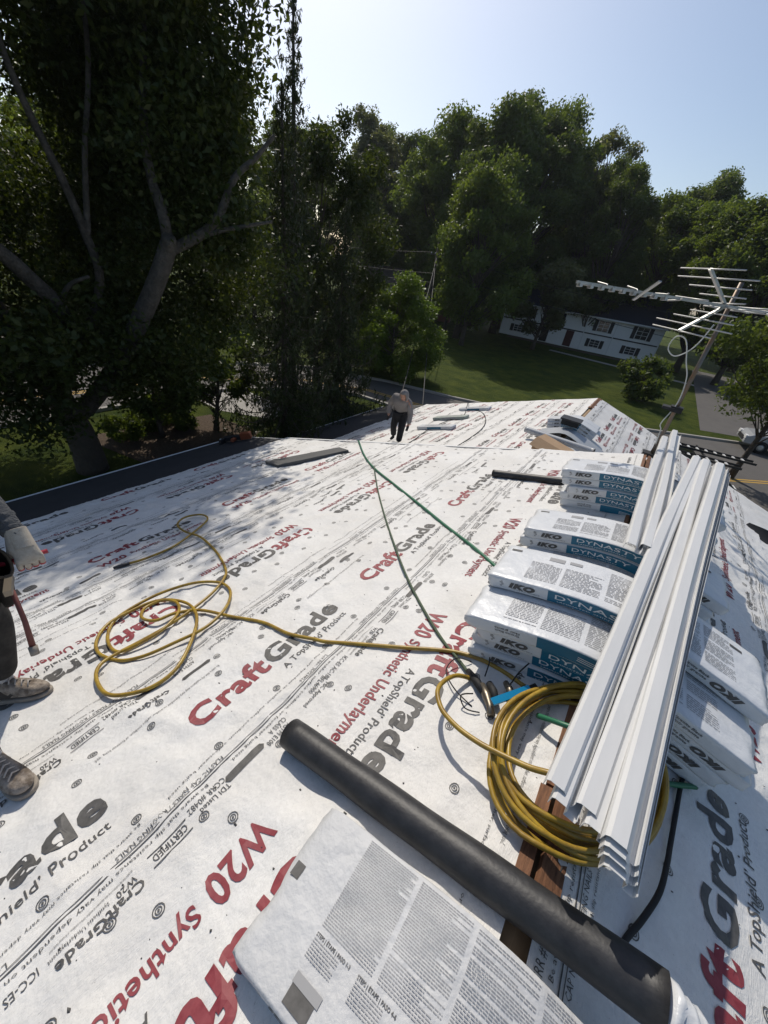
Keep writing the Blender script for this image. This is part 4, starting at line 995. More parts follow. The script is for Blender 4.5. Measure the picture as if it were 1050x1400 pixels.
PA = proto('A', H=24, cr=6.5, cb=5, nclump=90, nleaf=60000, lsize=.215, seed=1, leafm='leaf_mid', asym=.35, clump=.2)
PB = proto('B', H=26, cr=6.0, cb=6, nclump=84, nleaf=52000, lsize=.215, seed=2, leafm='leaf_dark', asym=.4, clump=.2)
PC = proto('C', H=26, cr=5.0, cb=9, nclump=70, nleaf=30000, lsize=.20, seed=3, leafm='leaf_grey', clump=.19, asym=.5)
PD = proto('D', H=17, cr=5.5, cb=2.0, nclump=70, nleaf=44000, lsize=.20, seed=4, leafm='leaf_mid', skirt=1.15)
PE = proto('E', H=24, cr=4.0, cb=3.5, nclump=74, nleaf=44000, lsize=.20, seed=5, leafm='leaf_dark', clump=.26)
WD = 'woodland trees behind the white house'
for pr, x, y, h, w, rz, lab in (
        # prototype, ground position, height, width factor, turn, label
        (PC, -45.6, 59.5, 23.6, 1.1, .3, 'tall airy grey tree just right of the spruce tops'),
        (PB, -43.0, 68.0, 22.6, 1.0, 1.2, 'hazy dark tree between the airy tree and the highest wood'),
        (PA, -29.1, 54.9, 21.8, 1.05, 2.0, 'big leafy tree with the highest rounded top left of centre'),
        (PA, -23.0, 63.9, 25.2, .92, 4.0, 'pointed leafy tree right of the highest rounded one'),
        (PB, -31.7, 73.6, 24.6, 1.0, .4, 'dark tree filling the dip between the two highest crowns'),
        (PC, -16.6, 70.0, 24.2, 1.0, 5.0, 'loose thin-crowned tree with sky showing through its top'),
        (PE, -10.3, 61.2, 18.8, 1.05, .9, 'dark narrow tree above the antenna boom'),
        (PB, -13.6, 64.5, 19.5, .95, 3.0, 'dark tree behind the white house roof ridge'),
        (PB, -4.7, 84.9, 22.5, 1.15, 2.2, 'rounded dark tree standing above the wood at right'),
        (PA, -4.8, 65.8, 17.6, 1.15, .7, 'broad olive tree behind the antenna'),
        (PA, 1.6, 60.0, 17.0, 1.1, 3.3, 'broad green tree at the right edge of the wood'),
        (PD, 5.5, 56.0, 15.0, 1.0, 1.0, 'lower green tree right of the antenna mast'),
        (PA, -36.5, 62.0, 19.0, 1.0, 1.6, 'leafy tree rising behind the bright willow'),
        (PD, -23.8, 48.0, 13.5, .8, 2.4, 'lower tree beside the utility pole'),
        (PD, -44.0, 60.5, 15.5, 1.0, .2, 'tree above the brown roof, left of the pole'),
        (PB, -21.0, 57.5, 22.5, 1.1, 4.4, 'dark tree at the left end of the white house'),
        (PB, -27.5, 62.0, 20.0, 1.1, 5.3, 'dark tree deep in the wood behind the pole'),
        (PB, -18.5, 76.0, 21.0, 1.2, 1.9, 'dark tree deep in the wood behind the white house'),
        (PB, -54.0, 70.0, 24.0, 1.1, 2.6, 'dark tree behind the airy grey tree'),
        (PB, 8.0, 74.0, 19.0, 1.2, .1, 'dark tree at the far right end of the wood'),
        (PA, -63.0, 60.0, 23.0, 1.1, 1.1, 'tree far left behind the spruce'),
        (PA, -8.0, 96.0, 21.0, 1.2, 4.9, 'tree far behind the rounded dark one'),
        (PB, -38.0, 84.0, 24.0, 1.2, 3.8, 'tree far behind the big leafy one'),
        (PB, -23.2, 51.0, 21.0, 1.1, 2.1,  'dark tree by the lawn between the pole and the white house'),
        (PD, -18.3, 41.5, 14.5, .85, 2.2, 'leafy tree standing on the lawn just right of the utility pole'),
        (PE, -21.0, 45.5, 16.5, 1.1, 1.2, 'dark dense tree behind the utility pole'),
        (PB, -45.5, 46.5, 16.0, 1.0, .2, 'dark tree showing between the conifers and the bright shrub'),
        (PA, -42.0, 20.0, 17.0, 1.2, .6, 'street-side tree across the road behind the spruce trunk'),
        (PB, -44.0, 6.0, 18.0, 1.2, 1.6, 'street-side tree across the road behind the big maple'),
        (PA, -42.0, -8.0, 17.0, 1.2, 2.6, 'street-side tree across the road at the left edge'),
        (PB, -48.0, 33.0, 19.0, 1.2, 3.6, 'street-side tree across the road left of the brown roof'),
        (PD, -33.0, 13.0, 10.0, 1.2, 4.1, 'low street-side tree across the road below the maple crown'),
        (PD, -34.0, 27.0, 10.0, 1.2, 5.1, 'low street-side tree across the road beyond the conifers'),
        (PD, -34.0, -2.0, 10.0, 1.3, .9, 'low street-side tree across the road far left'),
        (PD, 12.0, 60.0, 15.0, 1.1, 2.9, 'green tree beyond the driveway')):
    H0 = {id(PA): 24, id(PB): 26, id(PC): 26, id(PD): 17, id(PE): 24}[id(pr)]; k = h / H0
    tree('woodland_tree', pr, x, y, lab, (k * w, k * w, k), rz, WD)
PF = proto('F', H=11.5, cr=3.4, cb=2.2, nclump=40, nleaf=24000, lsize=.17, seed=6, leafm='leaf_grey', tr=.22, clump=.25, lean=.05)
tree('garden_tree', PF, -13.3, 50.6, 'grey-green tree with forked trunk in front of the white house', (1, 1, .78), .5)
tree('garden_tree', PF, -16.2, 73.0, 'olive tree rising behind the white house roof, left of the antenna', (1.25, 1.25, 1.22), 2.5)
PG = proto('G', H=8.4, cr=3.1, cb=3.3, nclump=46, nleaf=30000, lsize=.115, seed=7, leafm='leaf_dark', tr=.16, clump=.24)
tree('street_tree', PG, 4.6, 23.6, 'dark leafy tree right of the antenna mast, beside the parked cars', (.85, .85, .92), .2)
tree('street_tree', PG, 6.3, 20.9, 'small tree at the right edge reaching over the asphalt', (.34, .34, .26), 1.9)
PS = proto('S', H=3.0, cr=1.75, cb=.25, nclump=30, nleaf=6500, lsize=.15, seed=8, leafm='leaf_dark', tr=.06, clump=.27)
tree('lawn_shrub', PS, -.75, 36.5, 'loose round shrub on the lawn below the antenna', (1.05, 1.05, 1), 0, None, 'shrub')
# bright willow-like shrub beyond the far wing
PW = proto('W', H=6.0, cr=2.9, cb=.3, nclump=70, nleaf=52000, lsize=.085, seed=9, leafm='leaf_bright', tr=.1, clump=.2, skirt=1.2)
tree('bright_shrub', PW, -14.9, 22.9, 'bright green feathery shrub behind the hooded worker', (1.0, 1.0, .90), .7, None, 'shrub')
tree('bright_shrub', PW, -17.6, 23.6, 'darker feathery shrub between the spruce and the bright one', (.8, .8, .72), 3.0, None, 'shrub')
PM = proto('MID', H=11.2, cr=2.9, cb=2.4, nclump=60, nleaf=60000, lsize=.085, seed=10, leafm='leaf_maple', tr=.16, clump=.22)
tree('street_tree', PM, -15.9, 16.6, 'leafy tree with sunlit yellow-green top just right of the spruce', (1, 1, 1), 0)
# low shrubs in the bed
PH = proto('H', H=3.3, cr=1.25, cb=.75, nclump=26, nleaf=12000, lsize=.075, seed=11, leafm='leaf_dark', tr=.085, clump=.3)
tree('garden_shrub', PH, -13.9, 6.7, 'dark clipped small tree left of the pale paving, nearer the big trunk', (1.1, 1.1, 1.0), 0, None, 'shrub')
tree('garden_shrub', PH, -13.6, 8.7, 'dark clipped small tree next to the pale paving', (1.1, 1.1, 1.12), 2, None, 'shrub')
PI = proto('I', H=.95, cr=.75, cb=.05, nclump=16, nleaf=3500, lsize=.07, seed=12, leafm='leaf_mid', tr=.03, clump=.33)
for x, y, s_, lab in ((-14.6, 5.6, .8, 'low shrub in the mulch bed beside the big dark trunk'), (-15.1, 7.7, 1.1, 'low green shrub between the two dark clipped trees'), (-15.0, 6.6, .7, 'small low shrub in the mulch behind the nearer clipped tree'), (-14.2, 7.6, .55, 'tiny shrub at the centre of the mulch bed')):
    tree('low_shrub', PI, x, y, lab, (s_, s_, s_), x, None, 'shrub')

# the big maple over the eave, its pale limbs showing
def maple():
    rng = np.random.default_rng(31); rt = thing('maple_tree', 'big dark maple over the eave with pale grey limbs', 'tree')
    b = MB(); base = Vector((-13.0, 3.95, GZ))
    b.tube(smooth_path([base, base + Vector((-.05, -.05, 1.2)), base + Vector((-.3, -.3, 2.6)), base + Vector((-.7, -.75, 4.2)), base + Vector((-1.0, -1.1, 6.5)), base + Vector((-1.2, -1.2, 9.5))], 4), list(np.linspace(.42, .12, 21)), 14); b.build('trunk', 'bark', rt, True)
    b = MB()
    def pl(pts, r0, r1): q = smooth_path(pts, 5); b.tube(q, list(np.linspace(r0, r1, len(q))), 10)
    # limbs facing the roof
    J = Vector((-9.85, 5.52, 1.14))
    pl([(-13.1, 3.8, -3.3), (-12.68, 4.06, -3.05), (-11.68, 4.73, -1.71), (-10.72, 5.14, -.35), (-10.15, 5.38, .56), J], .24, .17)
    pl([J, (-9.86, 5.49, 1.69), (-10.09, 5.48, 2.32), (-10.33, 5.67, 3.26), (-10.66, 6.09, 4.45), (-10.82, 6.42, 5.9)], .12, .04)
    pl([(-9.95, 5.5, 1.0), (-9.41, 6.03, 1.42), (-9.1, 6.3, 1.83), (-8.91, 6.56, 2.45), (-8.63, 6.91, 2.86), (-8.39, 7.18, 3.25)], .115, .03)
    pl([(-9.52, 5.9, 1.33), (-9.03, 6.39, 1.58), (-8.36, 7.06, 1.85)], .065, .025)
    pl([(-13.0, 3.9, -2.4), (-12.24, 4.09, -1.25), (-11.7, 3.83, -.36), (-11.41, 3.42, .16), (-11.13, 2.97, .65), (-10.85, 2.42, .99), (-10.4, 1.4, 1.6)], .19, .11)
    pl([(-12.3, 4.4, -1.2), (-11.6, 4.75, .2), (-11.41, 4.59, 1.16), (-11.29, 4.37, 1.96), (-11.17, 4.11, 2.63), (-11.03, 3.92, 3.16), (-11.05, 3.86, 3.75), (-11.1, 3.9, 5.2)], .10, .035)
    pl([(-11.41, 4.65, 1.1), (-11.36, 4.75, 1.7), (-11.28, 4.91, 2.56), (-11.13, 5.22, 3.83), (-11.22, 5.49, 5.5)], .065, .035)
    pl([(-11.68, 3.85, -.3), (-11.41, 4.05, .12), (-11.08, 4.34, .34)], .06, .03)
    b.build('limb', 'bark_pale', rt, True)
    b = MB(); b.lathe(J + Vector((.10, -.05, .06)), [(0, .13), (.10, .125), (.14, .10), (.15, 0), (.13, -.14)], 12, (.55, -.15, .8)); b.build('cut_stub', 'bark_pale', rt, True)
    # crown: drooping sprays in a wide dome that comes close to the ground on the street side
    n = 370000; nc = 560; cen = []; rad = []
    while len(cen) < nc:
        th = rng.uniform(0, 2 * np.pi); ph = rng.uniform(-1, 1); q = rng.uniform(.25, 1) ** .5
        rr = math.sqrt(1 - ph * ph) * q * (1.0 if ph > -.2 else 1.12)
        c_ = np.array([-13.7 + 4.6 * rr * math.cos(th), 3.6 + 5.6 * rr * math.sin(th), 2.2 + (5.6 if ph < 0 else 8.4) * ph * q])
        if c_[2] < -2.75 - .12 * (c_[0] + 13) + .3 * math.sin(c_[1] * 1.7): continue
        f1 = (c_[0] + .326, c_[1]); dd = math.hypot(*f1)
        # keep the space in front of the bare limbs open
        if dd < 11.3 and ((4.0 < c_[1] < 6.2 and -.6 < c_[2] < 2.6) or (2.0 < c_[1] < 4.4 and -.9 < c_[2] < 1.3)): continue
        if dd < 12.2 and 2.4 < c_[1] < 5.3 and -.6 < c_[2] < 4.2 and rng.random() < .78: continue
        cen.append(c_); rad.append(rng.uniform(.45, 1.05))
    for k in range(60):                      # the side branch that reaches towards the spruce
        t = rng.uniform(0, 1); cen.append(np.array([-10.4 + .9 * t, 6.2 + 1.1 * t, 2.6 + rng.uniform(-1.8, 4.2)]) + rng.normal(size=3) * .35); rad.append(rng.uniform(.35, .75))
    for k in range(90):                      # the far side of the crown, up-sun of the eave
        cen.append(np.array([-14.0, 7.3, 5.0]) + rng.normal(size=3).clip(-1.5, 1.5) * np.array([1.1, .75, 1.7])); rad.append(rng.uniform(.45, .95))
    nc = len(cen)
    cen = np.array(cen); rad = np.array(rad); w = rad ** 2 / (rad ** 2).sum(); pick = rng.choice(nc, n, p=w)
    d = rng.normal(size=(n, 3)); d /= np.linalg.norm(d, axis=1)[:, None]; C = cen[pick] + d * (rng.uniform(0, 1, n) ** .45 * rad[pick])[:, None] * np.array([1, 1, .75])
    spr = rng.normal(size=(nc * 16, 3)); C += spr[pick * 16 + rng.integers(0, 16, n)] * .22
    V, F = leaf_cloud(rng, C, .074, up=.6, aspect=1.6, hang=.5)
    np_mesh('crown', V, F, 'leaf_maple', rt)
maple()

def spruce(name, x, y, H, rb, label, seed, nleaf_scale=1.0, cb=.06, low=0):
    rng = np.random.default_rng(seed); rt = thing(name, label, 'tree')
    b = MB(); b.tube([(x, y, GZ), (x + .05, y, GZ + H * .3), (x, y + .05, GZ + H * .7), (x, y, GZ + H)], [H * .0135, H * .0105, H * .006, .02], 12); b.build('trunk', 'bark', rt, True)
    bb = MB(); Cs = []; Ds = []
    nb = int(150 * nleaf_scale)
    for k in range(nb):
        t = cb + (1 - cb) * (k / nb) ** 1.05; h = GZ + H * t; L = rb * (1 - t) ** .95 * rng.uniform(.55, 1.15) + .12; a = k * 2.399 + rng.uniform(-.3, .3)
        p = Vector((x, y, h)); pts = []
        for i in range(8):
            q = i / 7; pts.append(p + Vector((math.cos(a) * L * q, math.sin(a) * L * q, L * (-.34 * math.sin(q * 2.2) + .30 * q * q * q))))
        bb.tube(pts, [.03 * (1 - .8 * i / 7) * (L / rb + .3) for i in range(8)], 5)
        m = int(15 * L + 4)
        for j in range(m):
            q = rng.uniform(.12, 1) ; f_ = q * 7; i0 = min(6, int(f_)); c_ = pts[i0].lerp(pts[i0 + 1], f_ - i0); side = Vector((-math.sin(a), math.cos(a), 0)) * rng.normal() * .17 * L * (.35 + .65 * (1 - abs(q - .5)))
            ln = rng.uniform(.15, .62) * (.45 + .55 * (1 - t)); ns = int(ln / .045) + 2
            c_ = c_ + side + Vector((0, 0, -abs(side.length) * .25))
            for s_ in range(ns):
                z = -ln * s_ / ns; Cs.append((c_.x + rng.normal() * .025, c_.y + rng.normal() * .025, c_.z + z))
    bb.build('branch', 'bark', rt)
    C = np.array(Cs); N = len(C); V, F = leaf_cloud(rng, C, .05, up=0, aspect=2.6, hang=2.2)
    np_mesh('crown', V, F, 'needle', rt)
spruce('norway_spruce', -11.2, 9.95, 10.0, 2.6, 'tall dark spruce with drooping branchlets and straight trunk', 51, .85, .08)
spruce('norway_spruce', -14.1, 13.1, 13.7, 1.9, 'second tall spruce whose thin drooping top stands against the sky', 53, .62, .25)
spruce('hemlock_tree', -12.2, 14.0, 8.2, 2.4, 'lower drooping conifer right of the tall spruce', 52, .9, .10)

# ------------------------------------------------------------------ houses across the street
def window(parent, frame, c, w, h, shutters=True, panes=(2, 3)):
    """frame(u, v, d): facade coordinates to world; c = (u, v) centre"""
    u0, v0 = c; r = MB(); t = .07
    for a in ((u0 - w / 2 - t, v0 - h / 2 - t, u0 + w / 2 + t, v0 - h / 2), (u0 - w / 2 - t, v0 + h / 2, u0 + w / 2 + t, v0 + h / 2 + t), (u0 - w / 2 - t, v0 - h / 2, u0 - w / 2, v0 + h / 2), (u0 + w / 2, v0 - h / 2, u0 + w / 2 + t, v0 + h / 2)):
        r.box((a[0], 0, a[1]), (a[2], .06, a[3]), fr=lambda p: frame(p.x, p.z, p.y))
    wo = r.build('window', 'trim_white', parent)
    g = MB(); g.box((u0 - w / 2, .005, v0 - h / 2), (u0 + w / 2, .02, v0 + h / 2), fr=lambda p: frame(p.x, p.z, p.y)); g.build('pane', 'glass', wo)
    m = MB()
    for i in range(1, panes[0]): x = u0 - w / 2 + w * i / panes[0]; m.box((x - .02, .022, v0 - h / 2), (x + .02, .04, v0 + h / 2), fr=lambda p: frame(p.x, p.z, p.y))
    for i in range(1, panes[1]): z = v0 - h / 2 + h * i / panes[1]; m.box((u0 - w / 2, .024, z - .02), (u0 + w / 2, .038, z + .02), fr=lambda p: frame(p.x, p.z, p.y))
    m.build('muntin', 'trim_white', wo)
    if shutters:
        for s_ in (-1, 1):
            q = MB(); x = u0 + s_ * (w / 2 + t + .24); q.box((x - .22, .0, v0 - h / 2 - .05), (x + .22, .05, v0 + h / 2 + .05), fr=lambda p: frame(p.x, p.z, p.y)); q.build('shutter', 'shutter', parent)
wh = thing('white_house', 'white two-storey house with dark blue roof and black shutters across the lawn', 'house')
A_, B_ = Vector((-20.9, 59.6, GZ)), Vector((-1.3, 61.4, GZ)); du_ = (B_ - A_).normalized(); dn_ = Vector((du_.y, -du_.x, 0)); WL = (B_ - A_).length
fw = lambda u, v, d: A_ + du_ * u + Vector((0, 0, v)) + dn_ * d
HE = 4.15
b = MB(); b.box((0, -8.5, 0), (WL, 0, HE), fr=lambda p: fw(p.x, p.z, p.y)); b.build('wall', 'wall_white', wh)
b = MB(); b.box((-.02, 0, 2.02), (WL + .02, .05, 2.16), fr=lambda p: fw(p.x, p.z, p.y)); b.build('storey_shadow_band', 'shutter', wh)  # trim line between storeys, coloured black to stand for its shadow
b = MB()
b.add([fw(-.4, HE - .08, .5), fw(WL + .4, HE - .08, .5), fw(WL + .4, HE + 2.9, -4.25), fw(-.4, HE + 2.9, -4.25), fw(-.4, HE - .08, -9), fw(WL + .4, HE - .08, -9)], [(0, 1, 2, 3), (3, 2, 5, 4), (0, 3, 4), (1, 5, 2), (0, 4, 5, 1)])
rf = b.build('roof', 'roof_navy', wh)
b = MB(); b.box((.3, -4.6, HE + 2.2), (1.2, -3.8, HE + 4.0), fr=lambda p: fw(p.x, p.z, p.y)); b.build('chimney', 'wall_white', rf)
b = MB(); b.box((13.2, -2.1, HE + 1.55), (13.7, -1.7, HE + 2.0), fr=lambda p: fw(p.x, p.z, p.y)); b.build('roof_vent', 'trim_white', rf)
b = MB(); b.box((-.4, .42, HE - .2), (WL + .4, .56, HE - .04), fr=lambda p: fw(p.x, p.z, p.y)); b.build('gutter', 'trim_white', wh)
for u in (0.06, 10.9, 14.4, WL - .06):
    b = MB(); b.box((u - .06, .0, 0), (u + .06, .07, HE - .1), fr=lambda p: fw(p.x, p.z, p.y)); b.build('downpipe', 'trim_white', wh)
for u, v, w, h in ((3.2, 3.15, 1.2, 1.15), (12.9, 3.15, 1.25, 1.2), (17.4, 3.15, 1.25, 1.3), (2.4, 1.05, 1.0, .8), (12.6, 1.05, 1.1, .85), (16.9, 1.05, 1.1, .85), (7.0, 3.15, 1.2, 1.2)):
    window(wh, fw, (u, v), w, h)
for u, m_ in ((6.1, 'shutter'), (9.3, 'door_red')):
    b = MB(); b.box((u - .5, 0, .1), (u + .5, .06, 2.0), fr=lambda p: fw(p.x, p.z, p.y)); d_ = b.build('door', m_, wh)
    b = MB(); b.box((u + .34, .07, .98), (u + .42, .1, 1.06), fr=lambda p: fw(p.x, p.z, p.y)); b.build('handle', 'brass', d_)
bh = thing('brown_house', 'low house with brown roof behind the bright shrub, left of the utility pole', 'house')
A2, B2 = Vector((-42.0, 51.5, GZ)), Vector((-28.0, 57.5, GZ)); d2 = (B2 - A2).normalized(); n2 = Vector((d2.y, -d2.x, 0)); W2 = (B2 - A2).length
f2 = lambda u, v, d: A2 + d2 * u + Vector((0, 0, v)) + n2 * d
b = MB(); b.box((0, -8, 0), (W2, 0, 3.0), fr=lambda p: f2(p.x, p.z, p.y)); b.build('wall', 'brick', bh)
b = MB(); b.add([f2(-.5, 2.95, .6), f2(W2 + .5, 2.95, .6), f2(W2 + .5, 5.7, -4), f2(-.5, 5.7, -4), f2(-.5, 2.95, -8.6), f2(W2 + .5, 2.95, -8.6)], [(0, 1, 2, 3), (3, 2, 5, 4), (0, 3, 4), (1, 5, 2), (0, 4, 5, 1)]); b.build('roof', 'roof_brown', bh)
b = MB(); b.box((-.5, .55, 2.8), (W2 + .5, .7, 2.96), fr=lambda p: f2(p.x, p.z, p.y)); b.build('gutter', 'trim_white', bh)
for u in (3, 7, 12, 16.5): window(bh, f2, (u, 1.6), 1.3, 1.2)

# utility pole and lines
up = thing('utility_pole', 'weathered utility pole with crossarm above the bright shrub', 'pole')
px, py = -22.6, 40.5
b = MB(); b.tube([(px, py, GZ), (px, py, 3.6)], [.17, .12], 10); b.build('post', 'bark', up, True)
b = MB(); b.bar((px - 1.0, py + .45, 2.6), (px + 1.0, py - .45, 2.6), .1, .12); b.build('crossarm', 'bark', up)
for t in (-.9, -.3, .9):
    b = MB(); b.lathe((px + t, py - .45 * t, 2.66), [(.0, 0), (.05, 0), (.06, .06), (.03, .12), (0, .14)], 8); b.build('insulator', 'trim_white', up)
def wire(a, c, sag, lab, r=.02):
    a, c = Vector(a), Vector(c); b = MB(); b.tube([a.lerp(c, i / 14) - Vector((0, 0, sag * 4 * (i / 14) * (1 - i / 14))) for i in range(15)], r, 5); tag(b.build('power_line', 'rubber'), lab, 'wire', 'overhead lines')
wire((px + .9, py - .4, 2.75), (9, 47, 1.3), .9, 'upper overhead line running from the pole past the white house')
wire((px, py, 1.2), (12, 40, -.9), .5, 'lower overhead line running from the pole below the house eave')
wire((px - .9, py + .4, 2.75), (-60, 44, 3.0), .8, 'upper overhead line left of the pole over the brown roof')
wire((px, py, 1.0), (-60, 42, 1.2), .7, 'middle overhead line left of the pole over the brown roof')
wire((px, py, .2), (-60, 41, .1), .5, 'lowest overhead line left of the pole above the shrub')
wire((px, py, 2.4), (-9.9, 16.2, -4.4), .3, 'service line dropping from the pole to the far eave beside the hooded worker', .026)
wire((px, py, 1.6), (-8.6, 16.2, -3.95), .4, 'second service line dropping to the far eave, right of the other', .024)

# ------------------------------------------------------------------ vehicles
def car(name, loc, rz, paint, label, kind='suv', L=4.7, W=1.85, H=1.72):
    rt = thing(name, label, 'truck' if kind == 'pickup' else 'car'); rt.location = loc; rt.rotation_euler = (0, 0, rz)
    if kind == 'pickup': side = [(-L/2, .45), (-L/2, 1.02), (-.2, 1.05), (-.15, 1.08), (1.05, 1.08), (L/2 - .25, .98), (L/2, .80), (L/2, .42)]; cab = [(-.25, 1.05), (-.10, 1.72), (.05, H), (.75, H), (1.55, 1.06)]
    else: side = [(-L/2, .42), (-L/2 + .02, .95), (-L/2 + .08, 1.05), (1.0, 1.06), (L/2 - .3, .95), (L/2 - .02, .78), (L/2, .40)]; cab = [(-L/2 + .12, 1.04), (-L/2 + .42, 1.6), (-L/2 + .9, H), (.15, H), (1.15, 1.05)]
    def ext(b, prof, w0, w1, zb, zt):
        n = len(prof); v = []
        for s_ in (-1, 1):
            for x, z in prof:
                k = (z - zb) / (zt - zb); v.append((x, s_ * (w0 + (w1 - w0) * k) / 2, z))
        b.add(v, [tuple(range(n)), tuple(range(2 * n - 1, n - 1, -1))] + [(i, i + n, (i + 1) % n + n, (i + 1) % n) for i in range(n)])
    b = MB(); ext(b, side, W, W * .97, .4, 1.08); o = b.build('body', paint, rt)
    m = o.modifiers.new('bev', 'BEVEL'); m.width = .07; m.segments = 3
    b = MB(); ext(b, cab, W * .95, W * .74, 1.05, H); o = b.build('cabin', 'glass', rt)
    x0, x1 = cab[-3][0], cab[-2][0]
    b = MB(); b.box((min(cab[1][0], cab[2][0]) + .05, -W * .36, H - .03), (x1 + .04, W * .36, H + .035)); o = b.build('roof', paint, rt); m = o.modifiers.new('bev', 'BEVEL'); m.width = .03; m.segments = 2
    for s_ in (-1, 1):
        for xx in (cab[0], cab[1]), (cab[-1], cab[-2]), ((0.1, 1.06), (.05, H)):
            b = MB(); k0, k1 = W * .95 / 2, W * .74 / 2; b.bar((xx[0][0], s_ * k0, 1.06), (xx[1][0], s_ * (k1 + (k0 - k1) * (1 - (xx[1][1] - 1.05) / (H - 1.05))), xx[1][1]), .10, .05); b.build('pillar', paint, rt)
        for xw in (-L * .31, L * .31):
            b = MB(); b.lathe((xw, s_ * W * .47, .35), [(.19, -.11), (.33, -.11), (.36, -.06), (.36, .06), (.33, .11), (.19, .11)], 22, (0, 1, 0)); wt = b.build('wheel', 'tyre', rt, True)
            b = MB(); b.lathe((xw, s_ * W * .47, .35), [(0, .09), (.08, .10), (.2, .085), (.2, -.085), (.08, -.10), (0, -.09)], 16, (0, 1, 0)); b.build('rim', 'steel', wt, True)
        b = MB(); b.box((L/2 - .14, s_ * W * .36 - .2, .66), (L/2 + .01, s_ * W * .36 + .2, .84)); b.build('headlight', 'trim_white', rt)
        b = MB(); b.box((-L/2 - .01, s_ * W * .42 - .09, .75), (-L/2 + .08, s_ * W * .42 + .09, 1.0)); b.build('tail_light', 'door_red', rt)
        b = MB(); b.box((.95, s_ * W * .5 - .06, 1.05), (1.15, s_ * (W * .5 + .16) + .0, 1.22)); b.build('mirror', paint, rt)
    b = MB(); b.box((L/2 - .06, -W * .3, .5), (L/2 + .02, W * .3, .72)); b.build('grille', 'rubber', rt)
    b = MB(); b.box((-L/2 - .03, -W * .46, .42), (-L/2 + .06, W * .46, .58)); b.build('bumper', 'rubber', rt)
    return rt
car('parked_suv', (7.75, 31.2, GZ + .004), R(186), 'car_white', 'pale silver car parked at the right edge beyond the yellow line')
car('parked_suv', (9.6, 41.3, GZ + .012), R(100), 'car_grey', 'dark car on the driveway behind the pale parked one')
tk = car('pickup_truck', (1.5, 18.3, GZ + .004), R(11), 'car_black', 'black pickup truck parked below the roof, carrying a ladder rack', 'pickup', 5.6, 1.95, 1.85)
for sx in (-1.9, .9):
    for s_ in (-1, 1):
        b = MB(); b.bar((sx, s_ * .85, 1.0 if sx < 0 else 1.8), (sx, s_ * .85, 2.0), .05, .05); b.build('rack_post', 'rubber', tk)
    b = MB(); b.bar((sx, -.9, 2.0), (sx, .9, 2.0), .05, .05); b.build('rack_bar', 'rubber', tk)
def ladder(a, c, w, lab):
    a, c = Vector(a), Vector(c); d = (c - a).normalized(); x = d.cross(Vector((0, 0, 1))).normalized(); rt = thing('extension_ladder', lab, 'ladder', 'ladders on the truck rack')
    for s_ in (-1, 1):
        b = MB(); b.bar(a + x * s_ * w / 2, c + x * s_ * w / 2, .03, .075); b.build('rail', 'rubber', rt)
    L = (c - a).length; n = int(L / .30)
    for i in range(n):
        q = a + d * (.15 + .30 * i); b = MB(); b.bar(q - x * (w / 2 - .02), q + x * (w / 2 - .02), .07, .035); b.build('rung', 'alu_glint', rt)

ladder((-.9, 18.02, -2.93), (4.05, 18.93, -2.93), .36, 'aluminium ladder on the truck rack, on the side towards the lawn')
ladder((-.6, 16.98, -2.93), (3.5, 17.75, -2.93), .36, 'aluminium ladder on the truck rack, on the side towards the roof')

# ------------------------------------------------------------------ people
def skin_obj(name, joints, edges, m, parent, root, sub=2, smooth=True):
    """one continuous surface grown round a skeleton; joints: {key: ((x,y,z), radius or (rx,ry))}"""
    keys = list(joints); ix = {k: i for i, k in enumerate(keys)}
    me = bpy.data.meshes.new(name); me.from_pydata([joints[k][0] for k in keys], [(ix[a], ix[c]) for a, c in edges], [])
    o = bpy.data.objects.new(name, me); COL.objects.link(o)
    md = o.modifiers.new('skin', 'SKIN'); md.use_smooth_shade = True
    for k in keys:
        r = joints[k][1]; sv = me.skin_vertices[0].data[ix[k]]; sv.radius = r if hasattr(r, '__len__') else (r, r); sv.use_root = (k == root)
    o.modifiers.new('sub', 'SUBSURF').levels = sub
    bpy.context.view_layer.update()
    nm = bpy.data.meshes.new_from_object(o.evaluated_get(bpy.context.evaluated_depsgraph_get()))
    bpy.data.objects.remove(o); nm.name = name; nm.materials.clear(); nm.materials.append(M[m])
    if smooth: nm.polygons.foreach_set('use_smooth', [True] * len(nm.polygons))
    return link(name, nm, parent)
def lerp(a, c, t): return tuple(a[i] + (c[i] - a[i]) * t for i in range(3))
def add(a, c): return tuple(a[i] + c[i] for i in range(3))

